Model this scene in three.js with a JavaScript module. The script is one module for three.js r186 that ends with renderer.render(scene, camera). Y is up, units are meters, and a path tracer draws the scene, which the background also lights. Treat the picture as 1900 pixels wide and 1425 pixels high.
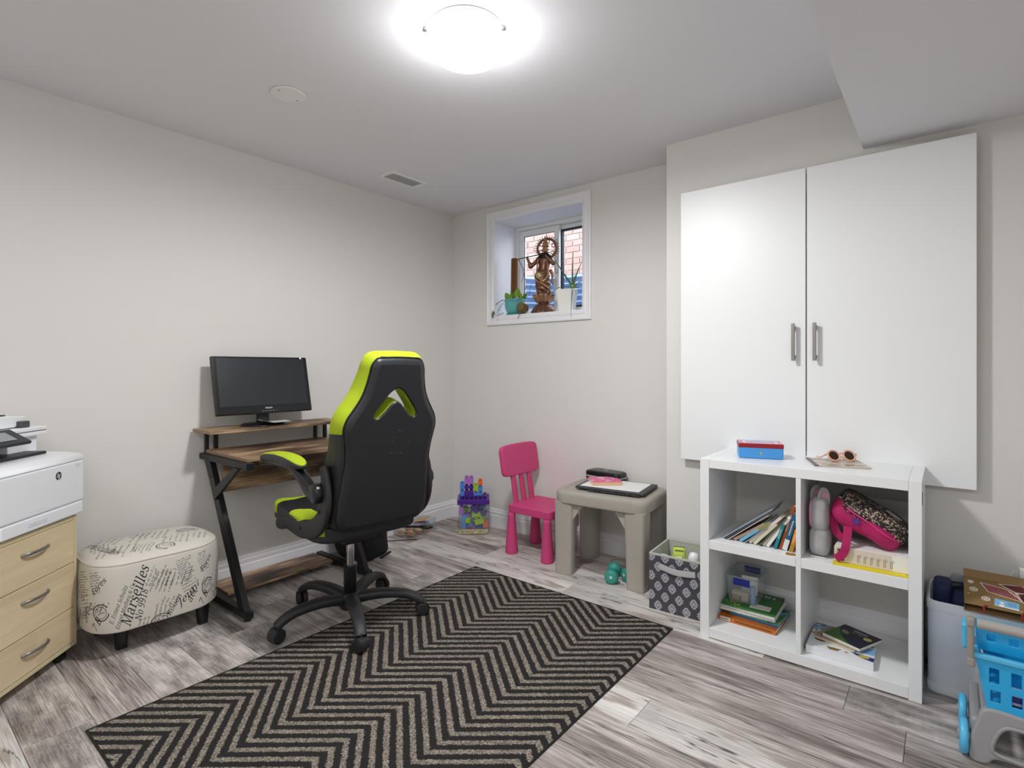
import * as THREE from 'three';
import { RoundedBoxGeometry } from 'three/addons/geometries/RoundedBoxGeometry.js';
import { mergeGeometries, mergeVertices, toCreasedNormals } from 'three/addons/utils/BufferGeometryUtils.js';
import { RectAreaLightUniformsLib } from 'three/addons/lights/RectAreaLightUniformsLib.js';
import { MarchingCubes } from 'three/addons/objects/MarchingCubes.js';

// ---------------------------------------------------------------- camera, sky, exposure
const scene = new THREE.Scene();
scene.background = new THREE.Color().setRGB(0.80, 0.88, 1.0).multiplyScalar(16.0);
const FOCAL = 1000, YAW = THREE.MathUtils.degToRad(38.9);
const camera = new THREE.PerspectiveCamera(2 * THREE.MathUtils.radToDeg(Math.atan(712.5 / FOCAL)), 1900 / 1425, 0.02, 60);
camera.position.set(3.021, 1.165, 3.008);
camera.rotation.set(0, YAW, 0);
camera.setViewOffset(1900, 1425, 0, 30, 1900, 1425);        // shift lens: level camera, horizon a little above the middle
const renderer = new THREE.WebGLRenderer({ antialias: true });
renderer.toneMapping = THREE.LinearToneMapping;
renderer.toneMappingExposure = 0.36;
renderer.shadowMap.enabled = true;
renderer.shadowMap.type = THREE.PCFSoftShadowMap;
RectAreaLightUniformsLib.init();
const LAMP_POWER = 18, PANEL_POWER = 15;                       // strength of the ceiling lamp and of the unseen panels standing in for bounced light

// ---------------------------------------------------------------- small helpers
const V = (x, y, z) => new THREE.Vector3(x, y, z);
const R = THREE.MathUtils.degToRad;
let seedState = 12345;
const rnd = () => { seedState = (seedState * 1664525 + 1013904223) >>> 0; return seedState / 4294967296; };
const seed = (n) => { seedState = n >>> 0; };
const rr = (a, b) => a + (b - a) * rnd();
const clamp = (x, a = 0, b = 1) => Math.min(b, Math.max(a, x));
const lerp = (a, b, t) => a + (b - a) * t;
const smooth = (a, b, x) => { const t = clamp((x - a) / (b - a)); return t * t * (3 - 2 * t); };
const hash = (x, y, s) => { let h = Math.imul(x, 374761393) ^ Math.imul(y, 668265263) ^ Math.imul(s, 1274126177); h = Math.imul(h ^ (h >>> 13), 1103515245); h ^= h >>> 16; return (h >>> 0) / 4294967296; };
function vnoise(x, y, s) {
  const xi = Math.floor(x), yi = Math.floor(y); let fx = x - xi, fy = y - yi;
  fx = fx * fx * (3 - 2 * fx); fy = fy * fy * (3 - 2 * fy);
  return lerp(lerp(hash(xi, yi, s), hash(xi + 1, yi, s), fx), lerp(hash(xi, yi + 1, s), hash(xi + 1, yi + 1, s), fx), fy);
}
function fbm(x, y, s, o = 4) { let a = 0, n = 0, w = 0.5; for (let i = 0; i < o; i++) { a += w * vnoise(x, y, s + i * 17); n += w; x *= 2.03; y *= 2.03; w *= 0.5; } return a / n; }

function dtex(w, h, fn, srgb = true, repeat = true) {
  const d = new Uint8Array(w * h * 4);
  for (let y = 0; y < h; y++) for (let x = 0; x < w; x++) {
    const c = fn(x, y), i = (y * w + x) * 4;
    d[i] = clamp(c[0], 0, 255); d[i + 1] = clamp(c[1], 0, 255); d[i + 2] = clamp(c[2], 0, 255); d[i + 3] = 255;
  }
  const t = new THREE.DataTexture(d, w, h);
  t.magFilter = THREE.LinearFilter; t.minFilter = THREE.LinearMipmapLinearFilter; t.generateMipmaps = true;
  if (repeat) t.wrapS = t.wrapT = THREE.RepeatWrapping;
  if (srgb) t.colorSpace = THREE.SRGBColorSpace;
  t.needsUpdate = true; return t;
}
function ctex(w, h, draw, repeat = false) {
  const c = document.createElement('canvas'); c.width = w; c.height = h;
  const g = c.getContext('2d'); draw(g, w, h);
  const t = new THREE.CanvasTexture(c); t.colorSpace = THREE.SRGBColorSpace; t.anisotropy = 8;
  if (repeat) t.wrapS = t.wrapT = THREE.RepeatWrapping;
  return t;
}
const rep = (t, x, y) => { const c = t.clone(); c.wrapS = c.wrapT = THREE.RepeatWrapping; c.repeat.set(x, y); c.needsUpdate = true; return c; };
const mat = (color, roughness = 0.6, metalness = 0, extra = {}) => new THREE.MeshStandardMaterial({ color, roughness, metalness, ...extra });
const pmat = (color, roughness, extra = {}) => new THREE.MeshPhysicalMaterial({ color, roughness, ...extra });

// geometry
const T = (g, x = 0, y = 0, z = 0, rx = 0, ry = 0, rz = 0, s = 1) => {
  const m = new THREE.Matrix4().compose(V(x, y, z), new THREE.Quaternion().setFromEuler(new THREE.Euler(rx, ry, rz)), Array.isArray(s) ? V(...s) : V(s, s, s));
  g.applyMatrix4(m); return g;
};
const rb = (w, h, d, r = 0.003, s = 2) => new RoundedBoxGeometry(w, h, d, s, Math.min(r, w / 2.01, h / 2.01, d / 2.01));
const span = (x0, x1, y0, y1, z0, z1, r = 0.003) => T(rb(x1 - x0, y1 - y0, z1 - z0, r), (x0 + x1) / 2, (y0 + y1) / 2, (z0 + z1) / 2);
const bx = (x0, x1, y0, y1, z0, z1) => T(new THREE.BoxGeometry(x1 - x0, y1 - y0, z1 - z0), (x0 + x1) / 2, (y0 + y1) / 2, (z0 + z1) / 2);
const cyl = (r0, r1, h, n = 24, x = 0, y = 0, z = 0) => T(new THREE.CylinderGeometry(r1, r0, h, n), x, y + h / 2, z);
const lathe = (pts, n = 40) => new THREE.LatheGeometry(pts.map(([r, y]) => new THREE.Vector2(r, y)), n);
const curve = (pts, closed = false) => new THREE.CatmullRomCurve3(pts.map((p) => (p.isVector3 ? p : V(...p))), closed, 'centripetal');
const tube = (pts, r, n = 32, m = 8, closed = false) => new THREE.TubeGeometry(curve(pts, closed), n, r, m, closed);
function loft(rings, { closed = true, cap0 = true, cap1 = true } = {}) {       // rings of equal numbers of points; uv: along the ring, across the rings
  const n = rings[0].length, pos = [], uv = [], idx = [], m = closed ? n + 1 : n;
  rings.forEach((ring, k) => { for (let i = 0; i < m; i++) { const p = ring[i % n]; pos.push(p.x, p.y, p.z); uv.push(i / (m - 1), k / (rings.length - 1)); } });
  for (let k = 0; k + 1 < rings.length; k++) for (let i = 0; i + 1 < m; i++) { const a = k * m + i, b = a + 1, c = a + m, d = c + 1; idx.push(a, b, c, b, d, c); }
  const capOf = (ring, flip) => {
    const c = ring.reduce((s, p) => s.add(p), V(0, 0, 0)).multiplyScalar(1 / n), b = pos.length / 3;
    pos.push(c.x, c.y, c.z); uv.push(0.5, 0.5);
    for (const p of ring) { pos.push(p.x, p.y, p.z); uv.push(0.5, 0.5); }
    for (let i = 0; i < n; i++) { const j = b + 1 + i, k = b + 1 + (i + 1) % n; flip ? idx.push(b, j, k) : idx.push(b, k, j); }
  };
  if (closed && cap0) capOf(rings[0], false);
  if (closed && cap1) capOf(rings[rings.length - 1], true);
  const g = new THREE.BufferGeometry();
  g.setAttribute('position', new THREE.Float32BufferAttribute(pos, 3)); g.setAttribute('uv', new THREE.Float32BufferAttribute(uv, 2)); g.setIndex(idx);
  g.computeVertexNormals();
  if (closed) {                                                             // weld the normals of the seam
    const N = g.attributes.normal;
    for (let k = 0; k < rings.length; k++) { const a = k * m, b = k * m + n; const v = V(N.getX(a) + N.getX(b), N.getY(a) + N.getY(b), N.getZ(a) + N.getZ(b)).normalize(); N.setXYZ(a, v.x, v.y, v.z); N.setXYZ(b, v.x, v.y, v.z); }
  }
  return g;
}
function sweep(pts, section, n = 40, { radii = null, up = null, caps = true } = {}) {   // section(t) -> [[x, y]...] in the frame across the path
  const c = curve(pts), fr = c.computeFrenetFrames(n, false), rings = [];
  for (let k = 0; k <= n; k++) {
    const t = k / n, p = c.getPointAt(t), tg = c.getTangentAt(t); let N = fr.normals[k], B = fr.binormals[k];
    if (up) { B = V().crossVectors(tg, up).normalize(); N = V().crossVectors(B, tg).normalize(); }
    rings.push((typeof section === 'function' ? section(t) : section).map(([a, b]) => p.clone().addScaledVector(B, a).addScaledVector(N, b)));
  }
  return loft(rings, { cap0: caps, cap1: caps });
}
const ringOf = (a, b, n = 12, e = 1) => Array.from({ length: n }, (_, i) => { const t = (i / n) * Math.PI * 2, c = Math.cos(t), s = Math.sin(t); return [a * Math.sign(c) * Math.abs(c) ** e, b * Math.sign(s) * Math.abs(s) ** e]; });
const taper = (pts, r0, r1, n = 24, m = 10) => sweep(pts, (t) => ringOf(lerp(r0, r1, t), lerp(r0, r1, t), m), n);
function blob(a, b, c, e = 0.5, nu = 48, nv = 28, fn = null) {                // superellipsoid, y up
  const f = (x) => Math.sign(x) * Math.abs(x) ** e, pos = [], uv = [], idx = [];
  for (let j = 0; j <= nv; j++) for (let i = 0; i <= nu; i++) {
    const ph = (j / nv - 0.5) * Math.PI, th = (i / nu) * Math.PI * 2;
    let p = V(a * f(Math.cos(ph)) * f(Math.cos(th)), b * f(Math.sin(ph)), -c * f(Math.cos(ph)) * f(Math.sin(th)));
    if (fn) p = fn(p) || p;
    pos.push(p.x, p.y, p.z); uv.push(i / nu, j / nv);
  }
  const m = nu + 1;
  for (let j = 0; j < nv; j++) for (let i = 0; i < nu; i++) { const q = j * m + i; idx.push(q, q + 1, q + m, q + 1, q + m + 1, q + m); }
  const g = new THREE.BufferGeometry();
  g.setAttribute('position', new THREE.Float32BufferAttribute(pos, 3)); g.setAttribute('uv', new THREE.Float32BufferAttribute(uv, 2)); g.setIndex(idx);
  g.computeVertexNormals();
  const N = g.attributes.normal;
  for (let j = 0; j <= nv; j++) { const p = j * m, q = p + nu, v = V(N.getX(p) + N.getX(q), N.getY(p) + N.getY(q), N.getZ(p) + N.getZ(q)).normalize(); N.setXYZ(p, v.x, v.y, v.z); N.setXYZ(q, v.x, v.y, v.z); }
  return g;
}
function shapeOf(pts, holes = []) {
  const s = new THREE.Shape(pts.map(([x, y]) => new THREE.Vector2(x, y)));
  for (const h of holes) s.holes.push(new THREE.Path(h.map(([x, y]) => new THREE.Vector2(x, y))));
  return s;
}
const rrect = (x0, x1, y0, y1, r, n = 6) => { const o = []; for (const [cx, cy, a] of [[x1 - r, y1 - r, 0], [x0 + r, y1 - r, 1], [x0 + r, y0 + r, 2], [x1 - r, y0 + r, 3]]) for (let i = 0; i <= n; i++) { const t = (a + i / n) * Math.PI / 2; o.push([cx + r * Math.cos(t), cy + r * Math.sin(t)]); } return o; };
const ext = (pts, depth, bevel = 0.002, holes = [], seg = 2) => {
  const g = new THREE.ExtrudeGeometry(shapeOf(pts, holes), { depth: Math.max(depth - 2 * bevel, 1e-4), bevelEnabled: bevel > 0, bevelThickness: bevel, bevelSize: bevel, bevelOffset: -bevel, bevelSegments: seg, steps: 1, curveSegments: 8 });
  return T(g, 0, 0, bevel);
};
function pick(g, keep) {                                                    // the triangles whose centre passes keep(x, y, z)
  const s = g.index ? g.toNonIndexed() : g, P = s.attributes.position, out = {}, ids = [];
  for (let i = 0; i < P.count; i += 3) if (keep((P.getX(i) + P.getX(i + 1) + P.getX(i + 2)) / 3, (P.getY(i) + P.getY(i + 1) + P.getY(i + 2)) / 3, (P.getZ(i) + P.getZ(i + 1) + P.getZ(i + 2)) / 3)) ids.push(i, i + 1, i + 2);
  const r = new THREE.BufferGeometry();
  for (const [k, a] of Object.entries(s.attributes)) { const d = new Float32Array(ids.length * a.itemSize); ids.forEach((q, j) => { for (let c = 0; c < a.itemSize; c++) d[j * a.itemSize + c] = a.array[q * a.itemSize + c]; }); r.setAttribute(k, new THREE.BufferAttribute(d, a.itemSize)); }
  return r;
}
function planar(g, sx = 1, sy = 1, swap = false, ox = 0, oy = 0) {            // uv in metres from the side a face looks to
  const s = g.index ? g.toNonIndexed() : g, P = s.attributes.position, N = s.attributes.normal, U = new Float32Array(P.count * 2);
  for (let i = 0; i < P.count; i += 3) {
    const n = V(0, 0, 0); for (let k = 0; k < 3; k++) n.add(V(Math.abs(N.getX(i + k)), Math.abs(N.getY(i + k)), Math.abs(N.getZ(i + k))));
    for (let k = 0; k < 3; k++) {
      const x = P.getX(i + k), y = P.getY(i + k), z = P.getZ(i + k);
      let u, v; if (n.x >= n.y && n.x >= n.z) { u = z; v = y; } else if (n.y >= n.z) { u = x; v = z; } else { u = x; v = y; }
      if (swap) [u, v] = [v, u];
      U[(i + k) * 2] = u * sx + ox; U[(i + k) * 2 + 1] = v * sy + oy;
    }
  }
  s.setAttribute('uv', new THREE.BufferAttribute(U, 2)); return s;
}
function fitUV(g, axis = 'z') {                                              // uv 0..1 over the bounding box as seen along an axis
  const s = g.index ? g.toNonIndexed() : g; s.computeBoundingBox(); const b = s.boundingBox, P = s.attributes.position, U = new Float32Array(P.count * 2);
  for (let i = 0; i < P.count; i++) {
    const x = (P.getX(i) - b.min.x) / (b.max.x - b.min.x || 1), y = (P.getY(i) - b.min.y) / (b.max.y - b.min.y || 1), z = (P.getZ(i) - b.min.z) / (b.max.z - b.min.z || 1);
    [U[i * 2], U[i * 2 + 1]] = axis === 'z' ? [x, y] : axis === 'y' ? [x, 1 - z] : axis === 'x' ? [1 - z, y] : [z, y];
  }
  s.setAttribute('uv', new THREE.BufferAttribute(U, 2)); return s;
}
const plain = (g) => { const s = g.index ? g.toNonIndexed() : g.clone(); for (const k of Object.keys(s.attributes)) if (!['position', 'normal', 'uv'].includes(k)) s.deleteAttribute(k); if (!s.attributes.uv) s.setAttribute('uv', new THREE.BufferAttribute(new Float32Array(s.attributes.position.count * 2), 2)); s.groups = []; s.clearGroups(); return s; };
const join = (...gs) => { const l = gs.flat().map(plain); return l.length === 1 ? l[0] : mergeGeometries(l); };
function offset2(pts, d) {                                                  // closed counter-clockwise polygon moved outward by d
  const n = pts.length; return pts.map((p, i) => { const a = pts[(i + n - 1) % n], b = pts[(i + 1) % n]; const tx = b[0] - a[0], ty = b[1] - a[1], l = Math.hypot(tx, ty) || 1; return [p[0] + ty / l * d, p[1] - tx / l * d]; });
}
const smooth2 = (pts, n) => { const c = new THREE.CatmullRomCurve3(pts.map(([x, y]) => V(x, y, 0)), true, 'centripetal'); return c.getSpacedPoints(n).slice(0, n).map((p) => [p.x, p.y]); };
function sdfMesh(sdf, c, half, res) {
  const mc = new MarchingCubes(res, new THREE.MeshBasicMaterial(), false, false, 200000);
  mc.isolation = 0;
  const s = res / 2;
  for (let z = 0; z < res; z++) for (let y = 0; y < res; y++) for (let x = 0; x < res; x++) mc.field[x + y * res + z * res * res] = -sdf(c.x + (x - s) / s * half, c.y + (y - s) / s * half, c.z + (z - s) / s * half);
  mc.update();
  const g = new THREE.BufferGeometry(), n = mc.count, P = new Float32Array(mc.positionArray.slice(0, n * 3));
  for (let i = 0; i < n; i++) { P[i * 3] = c.x + P[i * 3] * half; P[i * 3 + 1] = c.y + P[i * 3 + 1] * half; P[i * 3 + 2] = c.z + P[i * 3 + 2] * half; }
  g.setAttribute('position', new THREE.BufferAttribute(P, 3));
  const w = mergeVertices(g, 1e-5); w.computeVertexNormals();
  w.setAttribute('uv', new THREE.BufferAttribute(new Float32Array(w.attributes.position.count * 2), 2));
  return w;
}

// ---------------------------------------------------------------- naming
const used = {};
const numbered = (n) => { const k = used[n] = (used[n] ?? -1) + 1; return k ? `${n}_${String(k).padStart(3, '0')}` : n; };
function part(name, geo, material, parent) {
  const m = new THREE.Mesh(Array.isArray(geo) ? join(geo) : geo, material);
  m.name = name; m.castShadow = m.receiveShadow = true; if (parent) parent.add(m); return m;
}
function thing(name, label, category, [x, y, z] = [0, 0, 0], turn = 0, group) {
  const o = new THREE.Group(); o.name = numbered(name); o.position.set(x, y, z); o.rotation.y = turn;
  o.userData = { label, category }; if (group) o.userData.group = group;
  scene.add(o); return o;
}
function single(name, label, category, geo, material, [x, y, z] = [0, 0, 0], turn = 0, group) {
  const m = part(numbered(name), geo, material, scene); m.position.set(x, y, z); m.rotation.y = turn;
  m.userData = { label, category }; if (group) m.userData.group = group; return m;
}
function structure(name, geo, material) {
  const o = geo ? part(name, geo, material, scene) : new THREE.Group(); if (!geo) { o.name = name; scene.add(o); }
  o.userData = { kind: 'structure' }; return o;
}
// ---------------------------------------------------------------- materials
const wallBump = dtex(256, 256, (x, y) => { const v = 110 + 70 * fbm(x / 5, y / 5, 3, 3) + 30 * hash(x, y, 5); return [v, v, v]; }, false);
const grainBump = dtex(256, 256, (x, y) => { const v = 255 * fbm(x / 3, y / 3, 31, 2); return [v, v, v]; }, false);
const M = {
  wall: mat(0xe0deda, 0.88, 0, { bumpMap: rep(wallBump, 4, 4), bumpScale: 0.0004 }),
  ceiling: mat(0xe9e9ee, 0.92, 0, { bumpMap: rep(wallBump, 4, 4), bumpScale: 0.0004 }),
  trim: mat(0xeeeef2, 0.42),
  white: mat(0xeef0f1, 0.34),
  whiteMatte: mat(0xf0f0ef, 0.6),
  door: pmat(0xf1f3f4, 0.42, { clearcoat: 0.35, clearcoatRoughness: 0.38 }),
  nickel: mat(0x9c9a96, 0.32, 0.9),
  chrome: mat(0xc9cace, 0.18, 1),
  steel: mat(0x8f9093, 0.3, 1),
  black: mat(0x17181a, 0.5),
  blackGloss: mat(0x121317, 0.28),
  blackMetal: mat(0x1d1e20, 0.45, 0.2),
  rubber: mat(0x1c1d1f, 0.7),
  glass: new THREE.MeshPhysicalMaterial({ color: 0xffffff, roughness: 0, transmission: 1, thickness: 0, ior: 1.45 }),
  clear: new THREE.MeshPhysicalMaterial({ color: 0xfafcfd, roughness: 0.02, transmission: 0.98, thickness: 0, ior: 1.45 }),
  cloudy: new THREE.MeshPhysicalMaterial({ color: 0xe9eff2, roughness: 0.22, transmission: 0.86, thickness: 0, ior: 1.45 }),
  paper: mat(0xeeece6, 0.85),
  pages: mat(0xe9e4d8, 0.9),
};
// floor planks: three kinds of printed oak, several boards each (2048 x 288 over 1.28 m x 0.18 m)
function plankTex(kind, s) {
  const W = 1536, H = 216;
  return dtex(W, H, (px, py) => {
    const x = px / W * 1.28, y = py / H * 0.18;
    const warp = fbm(x * 2.2, y * 9, s, 3), fine = fbm(x * 14, y * 420, s + 3, 3), mid = fbm(x * 3.2, y * 38, s + 9, 4), big = fbm(x * 1.6, y * 7, s + 21, 3);
    const speck = hash(px, py, s);
    let c;
    if (kind === 0) {                                    // grey brown oak with cathedral grain
      const cx = 0.3 + 0.6 * hash(1, 2, s), d = Math.abs(y - 0.09 + 0.05 * (warp - 0.5)) + 0.055 * Math.abs(x - cx) ** 1.3;
      const ring = 0.5 + 0.5 * Math.sin(d * 900 + 9 * warp);
      const t = clamp(0.54 + 0.75 * (big - 0.5) + 0.8 * (mid - 0.5) + 0.75 * (fine - 0.5) + 0.1 * (ring - 0.5) * smooth(0.35, 0.7, mid) + 0.05 * (speck - 0.5));
      c = [lerp(88, 222, t), lerp(79, 213, t), lerp(75, 208, t)];
      const ln = smooth(0.05, 0.008, Math.abs(fbm(x * 2.6, y * 60, s + 33, 3) - 0.5)) * smooth(0.45, 0.65, fbm(x * 4, y * 18, s + 35, 2)); c = c.map((v) => v * (1 - 0.32 * ln));
      const kn = Math.hypot((x - cx) * 1.0, (y - 0.05 - 0.08 * hash(4, 4, s)) * 2.2); const kd = smooth(0.05, 0.0, kn) * (0.25 + 0.2 * Math.sin(kn * 700));
      c = c.map((v, i) => v * (1 - kd * 0.55) );
    } else if (kind === 1) {                             // white washed oak with dark open cracks
      const t = clamp(0.7 + 0.55 * (big - 0.5) + 0.6 * (fine - 0.5) + 0.25 * (mid - 0.5) + 0.05 * (speck - 0.5));
      c = [lerp(128, 236, t), lerp(122, 232, t), lerp(117, 228, t)];
      const ridge = Math.abs(fbm(x * 3.4, y * 46, s + 40, 4) - 0.5), gate = smooth(0.5, 0.62, fbm(x * 5, y * 22, s + 50, 3));
      const crack = smooth(0.035, 0.006, ridge) * gate, stain = smooth(0.6, 0.75, fbm(x * 4.5, y * 30, s + 55, 3));
      c = [lerp(c[0], 150, 0.7 * stain), lerp(c[1], 138, 0.7 * stain), lerp(c[2], 130, 0.7 * stain)].map((v) => lerp(v, 76, crack * 0.85));
    } else {                                             // pale board with mottled grey patches and saw marks
      const mot = fbm(x * 9, y * 26, s + 60, 5), saw = fbm(x * 120, y * 12, s + 70, 2);
      let t = clamp(0.58 + 0.7 * (big - 0.5) + 0.9 * (mot - 0.5) + 0.65 * (fine - 0.5) + 0.14 * (saw - 0.5) + 0.08 * (speck - 0.5));
      c = [lerp(98, 228, t), lerp(90, 221, t), lerp(86, 216, t)];
      const pit = smooth(0.56, 0.72, fbm(x * 60, y * 330, s + 80, 4)) * smooth(0.5, 0.35, mot);
      c = c.map((v) => lerp(v, 92, pit * 0.55));
    }
    return c;
  });
}
const plankMats = [[0, 101], [0, 202], [0, 303], [1, 404], [1, 505], [2, 606], [2, 707]].map(([k, s]) => mat(0xffffff, 0.42, 0, { map: plankTex(k, s) }));
const plankKinds = { oak: [0, 1, 2], white: [3, 4], mottled: [5, 6] };
// rustic brown desk boards
const rustic = dtex(1024, 256, (px, py) => {
  const x = px / 1024, y = py / 256 * 0.25; const m = fbm(x * 5, y * 26, 811, 5), f = fbm(x * 22, y * 420, 812, 3), b = fbm(x * 3, y * 5, 813, 3), s = hash(px, py, 6);
  const t = clamp(0.45 + 1.4 * (m - 0.5) + 0.7 * (f - 0.5) + 0.8 * (b - 0.5) + 0.08 * (s - 0.5));
  return [lerp(66, 204, t), lerp(50, 172, t), lerp(38, 136, t)];
});
M.rustic = mat(0xffffff, 0.5, 0, { map: rustic });
M.rusticEdge = mat(0x7a5a3c, 0.6, 0, { map: rustic });
const maple = dtex(512, 512, (px, py) => {
  const x = px / 512, y = py / 512; const strip = Math.floor(y * 5 + 0.08 * Math.sin(x * 4)); const m = fbm(x * 4, y * 40, 821, 4), f = fbm(x * 12, y * 300, 822, 2), b = hash(strip, 3, 9);
  const t = clamp(0.5 + 0.5 * (m - 0.5) + 0.35 * (f - 0.5) + 0.35 * (b - 0.5) + 0.05 * (hash(px, py, 8) - 0.5));
  return [lerp(206, 238, t), lerp(184, 220, t), lerp(146, 186, t)];
});
M.maple = mat(0xffffff, 0.5, 0, { map: maple });
M.mapleEdge = mat(0xd6c8a2, 0.55);
// rug
const rugMap = dtex(1200, 1830, (px, py) => {
  const x = px / 1200 * 1.194 + 0.876, z = 2.522 - py / 1830 * 1.832;
  const wob = 0.005 * (fbm(x * 90, z * 90, 41, 2) - 0.5) + 0.008 * (vnoise(x * 330, z * 330, 43) - 0.5);
  let t = (x - 1.091) / 0.237; t = Math.abs(t - 2 * Math.round(t / 2)) * 0.237;
  const ph = ((z - 0.82 * t + wob - 1.804) / 0.0526) % 1, q = (ph + 1) % 1;
  const y = 0.6 * vnoise(px / 3.2, py / 3.2, 51) + 0.4 * hash(px >> 1, py >> 1, 54), yy = hash(px, py, 52);
  if (q < 0.46) { const v = 0.28 + 1.35 * y + 0.2 * yy; return [120 * v, 113 * v, 103 * v]; }
  const v = 0.55 + 0.8 * y + 0.2 * yy; return [24 * v, 21 * v, 21 * v];
}, true, false);
const rugBump = dtex(512, 512, (px, py) => { const v = 255 * hash(px >> 1, py >> 1, 53); return [v, v, v]; }, false);
M.rug = mat(0xffffff, 0.95, 0, { map: rugMap, bumpMap: rep(rugBump, 3, 4.5), bumpScale: 0.002 });
M.rugEdge = mat(0x191514, 0.95);
// green mesh fabric and black leather of the office chair
const meshBump = dtex(64, 64, (px, py) => { const a = (px % 16) - 8 + ((py >> 4) & 1 ? 8 : 0), x = ((a + 24) % 16) - 8, y = (py % 16) - 8; const v = 255 * smooth(3, 6.2, Math.hypot(x, y)); return [v, v, v]; }, false);
const meshMap = dtex(64, 64, (px, py) => { const a = (px % 16) + ((py >> 4) & 1 ? 8 : 0), x = (a % 16) - 8, y = (py % 16) - 8; const t = smooth(3, 6, Math.hypot(x, y)); return [lerp(128, 190, t), lerp(148, 212, t), lerp(12, 28, t)]; });
M.green = mat(0xffffff, 0.8, 0, { map: rep(meshMap, 60, 60), bumpMap: rep(meshBump, 60, 60), bumpScale: 0.0012 });
M.leather = mat(0x222428, 0.4, 0, { bumpMap: rep(grainBump, 6, 6), bumpScale: 0.0004 });
M.chairPlastic = mat(0x26272a, 0.48, 0, { bumpMap: rep(grainBump, 8, 8), bumpScale: 0.0002 });
// speckled moulded plastic of the toddler table
M.tablePlastic = mat(0xffffff, 0.62, 0, { map: rep(dtex(256, 256, (x, y) => { const v = 0.94 + 0.12 * (hash(x, y, 61) - 0.5) + 0.06 * (fbm(x / 6, y / 6, 62, 2) - 0.5); return [188 * v, 182 * v, 172 * v]; }), 3, 3), bumpMap: rep(grainBump, 10, 10), bumpScale: 0.0006 });
M.pink = mat(0xd0467f, 0.5, 0, { bumpMap: rep(grainBump, 10, 10), bumpScale: 0.0003 });
// ---------------------------------------------------------------- the room (origin: floor corner of the left and far wall)
const H = 2.352, X1 = 4.5, Z1 = 4.7, JUT_X = 1.857, JUT_Z = 0.251;
structure('wall_left', bx(-0.15, 0, -0.34, H + 0.05, -0.34, Z1 + 0.15), M.wall);
{ // far wall with the window opening
  const g = ext([[0, -0.05], [JUT_X + 0.3, -0.05], [JUT_X + 0.3, H + 0.05], [0, H + 0.05]], 0.34, 0, [[[0.426, 1.54], [0.426, 2.243], [1.186, 2.243], [1.186, 1.54]]]);
  structure('wall_far', T(g, 0, 0, -0.34), M.wall);
}
structure('wall_front', bx(JUT_X, X1, -0.05, H + 0.05, -0.34 + 0.34, JUT_Z), M.wall);
structure('wall_right', bx(X1, X1 + 0.15, -0.05, H + 0.05, -0.34, Z1 + 0.15), M.wall);
structure('wall_back', bx(-0.15, X1 + 0.15, -0.05, H + 0.05, Z1, Z1 + 0.15), M.wall);
structure('ceiling', bx(-0.15, X1 + 0.15, H, H + 0.15, -0.34, Z1 + 0.15), M.ceiling);
structure('bulkhead', bx(2.741, X1, 2.107, H, JUT_Z, Z1), M.ceiling);
// baseboards with a stepped cap
const baseProfile = [[0, 0], [0.015, 0], [0.015, 0.082], [0.011, 0.087], [0.012, 0.094], [0.0125, 0.108], [0.008, 0.114], [0.0075, 0.124], [0.004, 0.131], [0, 0.131]];
function baseboard(name, x0, z0, x1, z1) {                  // runs from one floor point to the other; the room lies to the left of the run seen from above
  const l = Math.hypot(x1 - x0, z1 - z0), g = ext(baseProfile, l, 0), a = Math.atan2(x1 - x0, z1 - z0);
  structure(name, T(g, x0, 0, z0, 0, a), M.trim);
}
baseboard('baseboard_left', 0, 0, 0, Z1);
{ const g = ext(baseProfile, JUT_X, 0); structure('baseboard_far', T(g, JUT_X, 0, 0, 0, -Math.PI / 2), M.trim); }
{ const g = ext(baseProfile, X1 - JUT_X + 0.0149, 0); structure('baseboard_front', T(g, X1, 0, JUT_Z, 0, -Math.PI / 2), M.trim); }
{ const g = ext(baseProfile, JUT_Z, 0); structure('baseboard_side', T(g, JUT_X, 0, JUT_Z + 0.0149, 0, Math.PI), M.trim); }
{ const g = ext(baseProfile, X1, 0); structure('baseboard_back', T(g, 0, 0, Z1, 0, Math.PI / 2), M.trim); }
{ const g = ext(baseProfile, Z1 - JUT_Z, 0); structure('baseboard_right', T(g, X1, 0, Z1, 0, Math.PI), M.trim); }

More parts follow.
